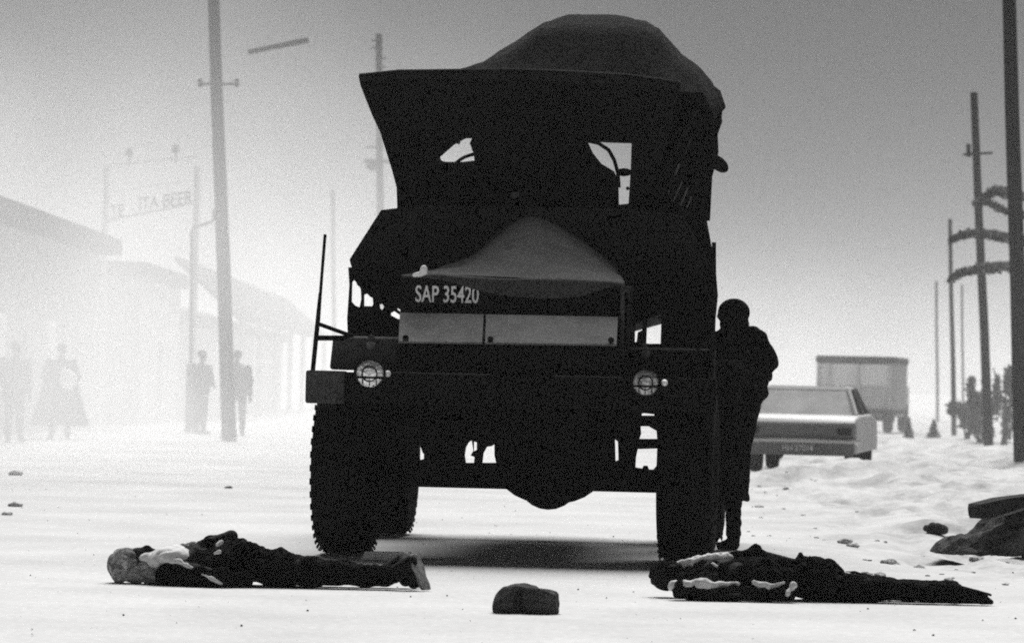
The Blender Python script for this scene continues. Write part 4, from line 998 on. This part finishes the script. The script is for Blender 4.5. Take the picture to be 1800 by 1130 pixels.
bush(1722, 765, 95, 0.9, 1.7, 'bushy shrub at the foot of the leaning pole', 42, 1000)
bush(1766, 765, 92, 0.8, 2.0, 'tallest upright shrub between the two right-hand poles', 43, 1100)
bush(1597, 762, 100, 0.32, 0.55, 'small dark cone-shaped bush right of the lorry', 44, 500, True)
bush(1641, 764, 100, 0.42, 0.5, 'squat dark cone-shaped bush left of the thin grey pole', 45, 500, True)

def tier_tree():
    D = 71.0; p = at(1842, 800, D)
    e = empty('pine_tree', (p.x, D, 0)); tag(e, 'tree with drooping tiered dark branches reaching in from the right edge', 'tree')
    MB().tube([(0, 0, 0), (0.02, 0, 3), (-0.03, 0, 6.5)], [0.14, 0.11, 0.03], 10).build('trunk', MT['wood'], e)
    def br(pix, r, seed):
        pts = [P_at(e, x, y, D + dd) for x, y, dd in pix]
        lf = MB(); lf.tube(pts, [r * (0.25 + 0.75 * i / (len(pts) - 1)) for i in range(len(pts))], 8)
        rnd = random.Random(seed)
        for i in range(len(pts) - 1):
            for k in range(120):
                t = rnd.random(); c = pts[i].lerp(pts[i + 1], t); rr = r * (0.35 + 0.65 * (i + t) / len(pts)) * 1.5
                leaves(lf, c + Vector((0, 0, -rr * 0.4)), (rr * 1.2, rr * 1.2, rr * 1.1), 1, 0.07, rnd.randint(0, 10 ** 6))
        lf.build('branch', MT['leaf'], e, smooth=False)
    br([(1668, 492, 0), (1690, 477, 0), (1718, 470, 0), (1750, 466, 0), (1790, 466, 0), (1842, 475, 0)], 0.10, 1)
    br([(1670, 422, 0), (1684, 413, 0), (1705, 407, 0), (1735, 409, 0), (1765, 414, 0), (1842, 425, 0)], 0.085, 2)
    br([(1725, 350, 0), (1738, 338, 0), (1755, 332, 0), (1780, 340, 0), (1842, 352, 0)], 0.09, 3)
    br([(1712, 357, 0.5), (1735, 352, 0.5), (1760, 366, 0.5), (1790, 375, 0.5), (1842, 380, 0.2)], 0.07, 4)
    br([(1930, 470, 0), (1900, 455, 0), (1870, 452, 0), (1842, 460, 0)], 0.09, 5)
    br([(1920, 350, 0), (1890, 335, 0), (1842, 345, 0)], 0.08, 6)
tier_tree()

# ------------------------------------------------------------------ left side of the street: buildings in the smoke
def building(name, x0, x1, y0, y1, zw, label, roofz, wall, win_y=(), door_y=(), overhang=0.5):
    e = empty(name, ((x0 + x1) / 2, (y0 + y1) / 2, 0)); tag(e, label, 'building')
    w_, l_ = x1 - x0, y1 - y0
    MB().box((0, 0, zw / 2), (w_, l_, zw)).build('wall', wall, e)
    MB().hexa([Vector((-w_ / 2 - .2, -l_ / 2 - .3, zw + 0.004)), Vector((w_ / 2 + overhang, -l_ / 2 - .3, zw - 0.35)), Vector((w_ / 2 + overhang, l_ / 2 + .3, zw - 0.35)), Vector((-w_ / 2 - .2, l_ / 2 + .3, zw + 0.004)),
               Vector((-w_ / 2 - .2, -l_ / 2 - .3, roofz)), Vector((w_ / 2 + overhang, -l_ / 2 - .3, zw + 0.02)), Vector((w_ / 2 + overhang, l_ / 2 + .3, zw + 0.02)), Vector((-w_ / 2 - .2, l_ / 2 + .3, roofz))]).build('roof', MT['roof'], e)
    for y in win_y:
        f = MB().box((w_ / 2 + 0.01, y - (y0 + y1) / 2, 1.7), (0.06, 1.3, 1.2)).build('window', MT['white'], e)
        MB().box((w_ / 2 + 0.035, y - (y0 + y1) / 2, 1.7), (0.03, 1.1, 1.0)).build('pane', MT['glass'], f)
    for y in door_y:
        MB().box((w_ / 2 + 0.02, y - (y0 + y1) / 2, 1.0), (0.06, 0.95, 2.0)).build('door', MT['wall2'], e)
    return e
building('shop', -17, -9.6, 60, 89, 4.3, 'low grey building with dark eave at the far left in the smoke', 5.2, MT['wall2'], (66, 72, 80), (76, 85))
building('shop', -16, -9.0, 93, 104, 3.9, 'pale square building behind the open frame sign in the smoke', 4.2, MT['wall'], (96, 101), (98.5,), 0.2)
vb = building('veranda_building', -15, -9.4, 106, 158, 3.0, 'long building with dark sloping veranda roof behind the tall left pole', 4.4, MT['wall'], (112, 122, 140), (116, 132), 0.2)
vb_loc = Vector(vb.location)
MB().hexa([Vector((-9.3, 105.5, 4.35)) - vb_loc, Vector((-7.5, 105.5, 2.75)) - vb_loc, Vector((-7.5, 158.5, 2.75)) - vb_loc, Vector((-9.3, 158.5, 4.35)) - vb_loc,
           Vector((-9.3, 105.5, 4.5)) - vb_loc, Vector((-7.5, 105.5, 2.9)) - vb_loc, Vector((-7.5, 158.5, 2.9)) - vb_loc, Vector((-9.3, 158.5, 4.5)) - vb_loc]).build('veranda_roof', MT['roof'], vb)
for y in (108, 116, 124, 132, 140, 148, 156):
    MB().tube([Vector((-7.6, y, 0)) - vb_loc, Vector((-7.6, y, 2.82)) - vb_loc], 0.09, 8).build('veranda_post', MT['wall2'], vb)

# billboard
def billboard():
    A, B = at(186, 378, 91), at(346, 342, 84)
    e = empty('rooftop_sign', ((A.x + B.x) / 2, 87.5, 0)); tag(e, 'open frame sign with dark letters and two lamps on top, faint in the smoke', 'sign')
    L = Vector(e.location)
    tl, tr = at(186, 290, 91), at(346, 274, 84)
    bl, br = at(186, 388, 91), at(346, 356, 84)
    bd = MB().tube([tl - L, tr - L], 0.03, 6).tube([bl - L, br - L], 0.035, 6).tube([(tl + bl) / 2 - L, (tr + br) / 2 - L], 0.015, 6).build('frame', MT['vangrey'], e)
    dirx = (tr - tl); dirx.z = 0; dirx.normalize()
    Q = Matrix((dirx, Vector((0, 0, 1)), dirx.cross(Vector((0, 0, 1))))).transposed().to_4x4()
    o = -dirx.cross(Vector((0, 0, -1))) * 0.02
    a = at(194, 384, 90.6) - L + o; b = at(222, 366, 89.4) - L
    text_mesh('lettering', 'TE', 1.3, 0.30, MT['black'], bd, Matrix.Translation(a) @ Q)
    a = at(246, 370, 88.2) - L + o
    text_mesh('lettering', 'ITA BEER', 4.3, 0.30, MT['black'], bd, Matrix.Translation(a) @ Q)
    for px, D in ((186, 91), (346, 84)):
        b = at(px, 300, D)
        MB().tube([Vector((b.x, b.y + 0.14, 0)) - L, Vector((b.x, b.y + 0.14, b.z + 0.1)) - L], 0.07, 8).build('post', MT['vangrey'], e)
    for px, py, D in ((227, 268, 89.2), (309, 262, 85.6)):
        c = at(px, py, D) - L
        lm = MB().lathe([(0.03, 0.1), (0.07, 0.08), (0.1, -0.08), (0.02, -0.08)], 12, Matrix.Translation(c)).build('flood_lamp', MT['wood'], e)
        MB().tube([c + Vector((0, 0, -0.05)), c + Vector((0, 0.05, -0.32))], 0.02, 6).build('lamp_stalk', MT['wood'], lm)
billboard()

# figures standing in the smoke on the left
def far_person(px0, py0, py1, label, D, pose, m_coat, bulk=1.0, group='people standing in the smoke'):
    f = at(px0, py1, D); hgt = 1.74
    body = MB(); z = hgt
    head(body, (0, 0, z - 0.12), (0, 0, 1), pose['face'], 0.23)
    body.cap((0, 0, z - 0.24), (0, 0, z - 0.30), 0.055, 0.065)
    body.ell((0, 0, z - 0.46), (0.20 * bulk, 0.13, 0.20)).ell((0, 0, z - 0.72), (0.16 * bulk, 0.12, 0.2)).ell((0, 0, z - 0.88), (0.17 * bulk, 0.13, 0.13))
    for sgn in (-1, 1):
        sx = sgn * 0.2 * bulk
        body.cap((sx, 0, z - 0.34), (sx + sgn * pose['elbow'][0], pose['elbow'][1], z - 0.62), 0.052, 0.042)
        wr = Vector((sx + sgn * pose['wrist'][0], pose['wrist'][1], z - pose['wrist'][2]))
        body.cap((sx + sgn * pose['elbow'][0], pose['elbow'][1], z - 0.62), wr, 0.04, 0.03)
        hand(body, wr, pose['hand'], (0, -1, 0), 0.17, 0.5, sgn)
        hx = sgn * pose['hip']
        body.cap((hx, 0, z - 0.88), (hx * 1.15, 0, 0.48), 0.088, 0.06).cap((hx * 1.15, 0, 0.48), (hx * 1.2, 0.02, 0.09), 0.055, 0.04)
        body.cap((hx * 1.2, 0.02, 0.05), (hx * 1.5, -0.14, 0.04), 0.045, 0.036)
    b = blob('person', body, 0.018, MT['skin'], None, 4, floor=0.0)
    b.location = (f.x, D, 0); b.rotation_euler = (0, 0, pose.get('rz', 0)); tag(b, label, 'person', group)
    m = MB(); m.ell((0, 0, z - 0.50), (0.24 * bulk, 0.16, 0.24)).ell((0, 0, z - 0.78), (0.22 * bulk, 0.16, 0.22))
    for sgn in (-1, 1):
        sx = sgn * 0.2 * bulk
        m.cap((sx, 0, z - 0.34), (sx + sgn * pose['elbow'][0], pose['elbow'][1], z - 0.62), 0.07, 0.06).cap((sx + sgn * pose['elbow'][0], pose['elbow'][1], z - 0.62), (sx + sgn * pose['wrist'][0], pose['wrist'][1], z - pose['wrist'][2]), 0.058, 0.046)
    if pose.get('skirt'):
        m.loft([[Vector((r * math.cos(a * math.pi / 8), r * 0.7 * math.sin(a * math.pi / 8), zz)) for a in range(16)] for zz, r in ((z - 0.5, 0.26 * bulk), (z - 0.9, 0.33 * bulk), (0.55, 0.42 * bulk), (0.25, 0.5 * bulk))])
    blob('coat', m, 0.018, m_coat, b, 3, 0.015, 8)
    m = MB()
    for sgn in (-1, 1):
        hx = sgn * pose['hip']
        m.cap((hx, 0, z - 0.88), (hx * 1.15, 0, 0.48), 0.10, 0.078).cap((hx * 1.15, 0, 0.48), (hx * 1.2, 0.02, 0.12), 0.075, 0.062)
    blob('trousers', m, 0.018, m_coat, b, 3, 0.01, 8)
    m = MB(); m.ell((0, 0.01, z - 0.07), (0.10, 0.105, 0.085)); blob('cap', m, 0.014, m_coat, b, 2)
    return b
pose1 = dict(face=(0.6, -1, 0), elbow=(0.07, -0.04), wrist=(-0.06, -0.2, 0.72), hand=(0, -0.6, -0.6), hip=0.085, rz=0.9)
pose2 = dict(face=(-0.3, -1, 0), elbow=(0.06, 0.02), wrist=(0.05, -0.05, 0.92), hand=(0, -0.1, -1), hip=0.11)
pose3 = dict(face=(0.3, -1, 0), elbow=(0.1, -0.05), wrist=(-0.05, -0.25, 0.6), hand=(0, -0.8, 0.2), hip=0.12, skirt=True)
pose4 = dict(face=(1, -0.5, 0), elbow=(0.05, 0.0), wrist=(0.02, -0.1, 0.9), hand=(0, -0.1, -1), hip=0.09, rz=0.4)
far_person(352, 625, 770, 'person in the smoke close to the thin lamp post, turned sideways', 80.0, pose1, MT['cloth'], 1.0)
far_person(414, 620, 770, 'person in the smoke just right of the tall pole, facing the viewer', 78.0, pose2, MT['cloth'], 1.12)
fp = far_person(105, 605, 735, 'person in wide cloak carrying a white bundle at the left in the smoke', 70.0, pose3, MT['cloth'], 1.1)
m = MB(); m.ell((0.16, -0.32, 1.08), (0.16, 0.12, 0.19)).ell((0.12, -0.33, 1.2), (0.1, 0.1, 0.1))
bn = blob('bundle', m, 0.02, MT['white'], None, 3, 0.02, 8); bn.location = fp.location
tag(bn, 'white bundle held by the cloaked person at the left', 'bundle')
far_person(25, 648, 755, 'barely visible person at the far left edge of the picture', 66.0, pose4, MT['cardark'])

# ------------------------------------------------------------------ air: even haze and a bank of drifting smoke
def haze_box():
    m = bpy.data.materials.new('haze_air'); m.use_nodes = True; t = m.node_tree; t.nodes.clear()
    o = t.nodes.new('ShaderNodeOutputMaterial'); v = t.nodes.new('ShaderNodeVolumePrincipled')
    v.inputs['Color'].default_value = (0.98, 0.98, 0.98, 1); v.inputs['Density'].default_value = 0.0003; v.inputs['Anisotropy'].default_value = 0.2
    t.links.new(v.outputs[0], o.inputs['Volume'])
    h = MB().box((0, 400, 5.8), (3200, 1700 * 0 + 1500, 13.6)).build('haze', m, None, smooth=False)
    h['kind'] = 'stuff'; h['label'] = 'pale dusty haze filling the street'
haze_box()
def smoke():
    m = bpy.data.materials.new('drifting_smoke'); m.use_nodes = True; t = m.node_tree; t.nodes.clear(); N = t.nodes.new; Lk = t.links.new
    o = N('ShaderNodeOutputMaterial'); v = N('ShaderNodeVolumePrincipled')
    v.inputs['Color'].default_value = (0.99, 0.99, 0.99, 1); v.inputs['Anisotropy'].default_value = 0.2
    tc = N('ShaderNodeTexCoord'); sp = N('ShaderNodeSeparateXYZ'); Lk(tc.outputs['Object'], sp.inputs[0])
    def ramp(src, f0, f1, t0, t1, smooth=True):
        r = N('ShaderNodeMapRange'); r.interpolation_type = 'SMOOTHSTEP' if smooth else 'LINEAR'
        r.inputs['From Min'].default_value = f0; r.inputs['From Max'].default_value = f1; r.inputs['To Min'].default_value = t0; r.inputs['To Max'].default_value = t1
        Lk(src, r.inputs['Value']); return r.outputs[0]
    def mul(a, b):
        q_ = N('ShaderNodeMath'); q_.operation = 'MULTIPLY'; Lk(a, q_.inputs[0]); Lk(b, q_.inputs[1]); return q_.outputs[0]
    fl = ramp(sp.outputs['X'], -8.0, 3.2, 0.9, 0.0); fr = ramp(sp.outputs['Y'], 68.0, 112.0, 0.035, 0.15)
    fl = mul(fl, ramp(sp.outputs['Y'], 80.0, 108.0, 1.0, 0.12))
    ad = N('ShaderNodeMath'); ad.operation = 'ADD'; Lk(fl, ad.inputs[0]); Lk(fr, ad.inputs[1]); fx = ad.outputs[0]
    fz = ramp(sp.outputs['Z'], -1.0, 9.6, 1.0, 0.0)
    fy = ramp(sp.outputs['Y'], 34.0, 48.0, 0.0, 1.0); fy2 = ramp(sp.outputs['Y'], 200.0, 300.0, 1.0, 0.0)
    e1 = ramp(sp.outputs['X'], -60.0, -40.0, 0.0, 1.0); e2 = ramp(sp.outputs['X'], 45.0, 65.0, 1.0, 0.0)
    nz = N('ShaderNodeTexNoise'); nz.inputs['Scale'].default_value = 0.22; nz.inputs['Detail'].default_value = 3; Lk(tc.outputs['Object'], nz.inputs['Vector'])
    fn = ramp(nz.outputs['Fac'], 0.28, 0.72, 0.15, 1.9)
    d = mul(mul(mul(fx, fz), mul(fy, fy2)), mul(mul(e1, e2), fn))
    k = N('ShaderNodeMath'); k.operation = 'MULTIPLY'; k.inputs[1].default_value = 0.043; Lk(d, k.inputs[0])
    Lk(k.outputs[0], v.inputs['Density']); Lk(v.outputs[0], o.inputs['Volume'])
    s_ = MB().box((0, 190, 5.3), (140, 310, 10.8)).build('smoke_bank', m, None, smooth=False)
    s_['kind'] = 'stuff'; s_['label'] = 'bank of white smoke drifting across the left of the street'
smoke()
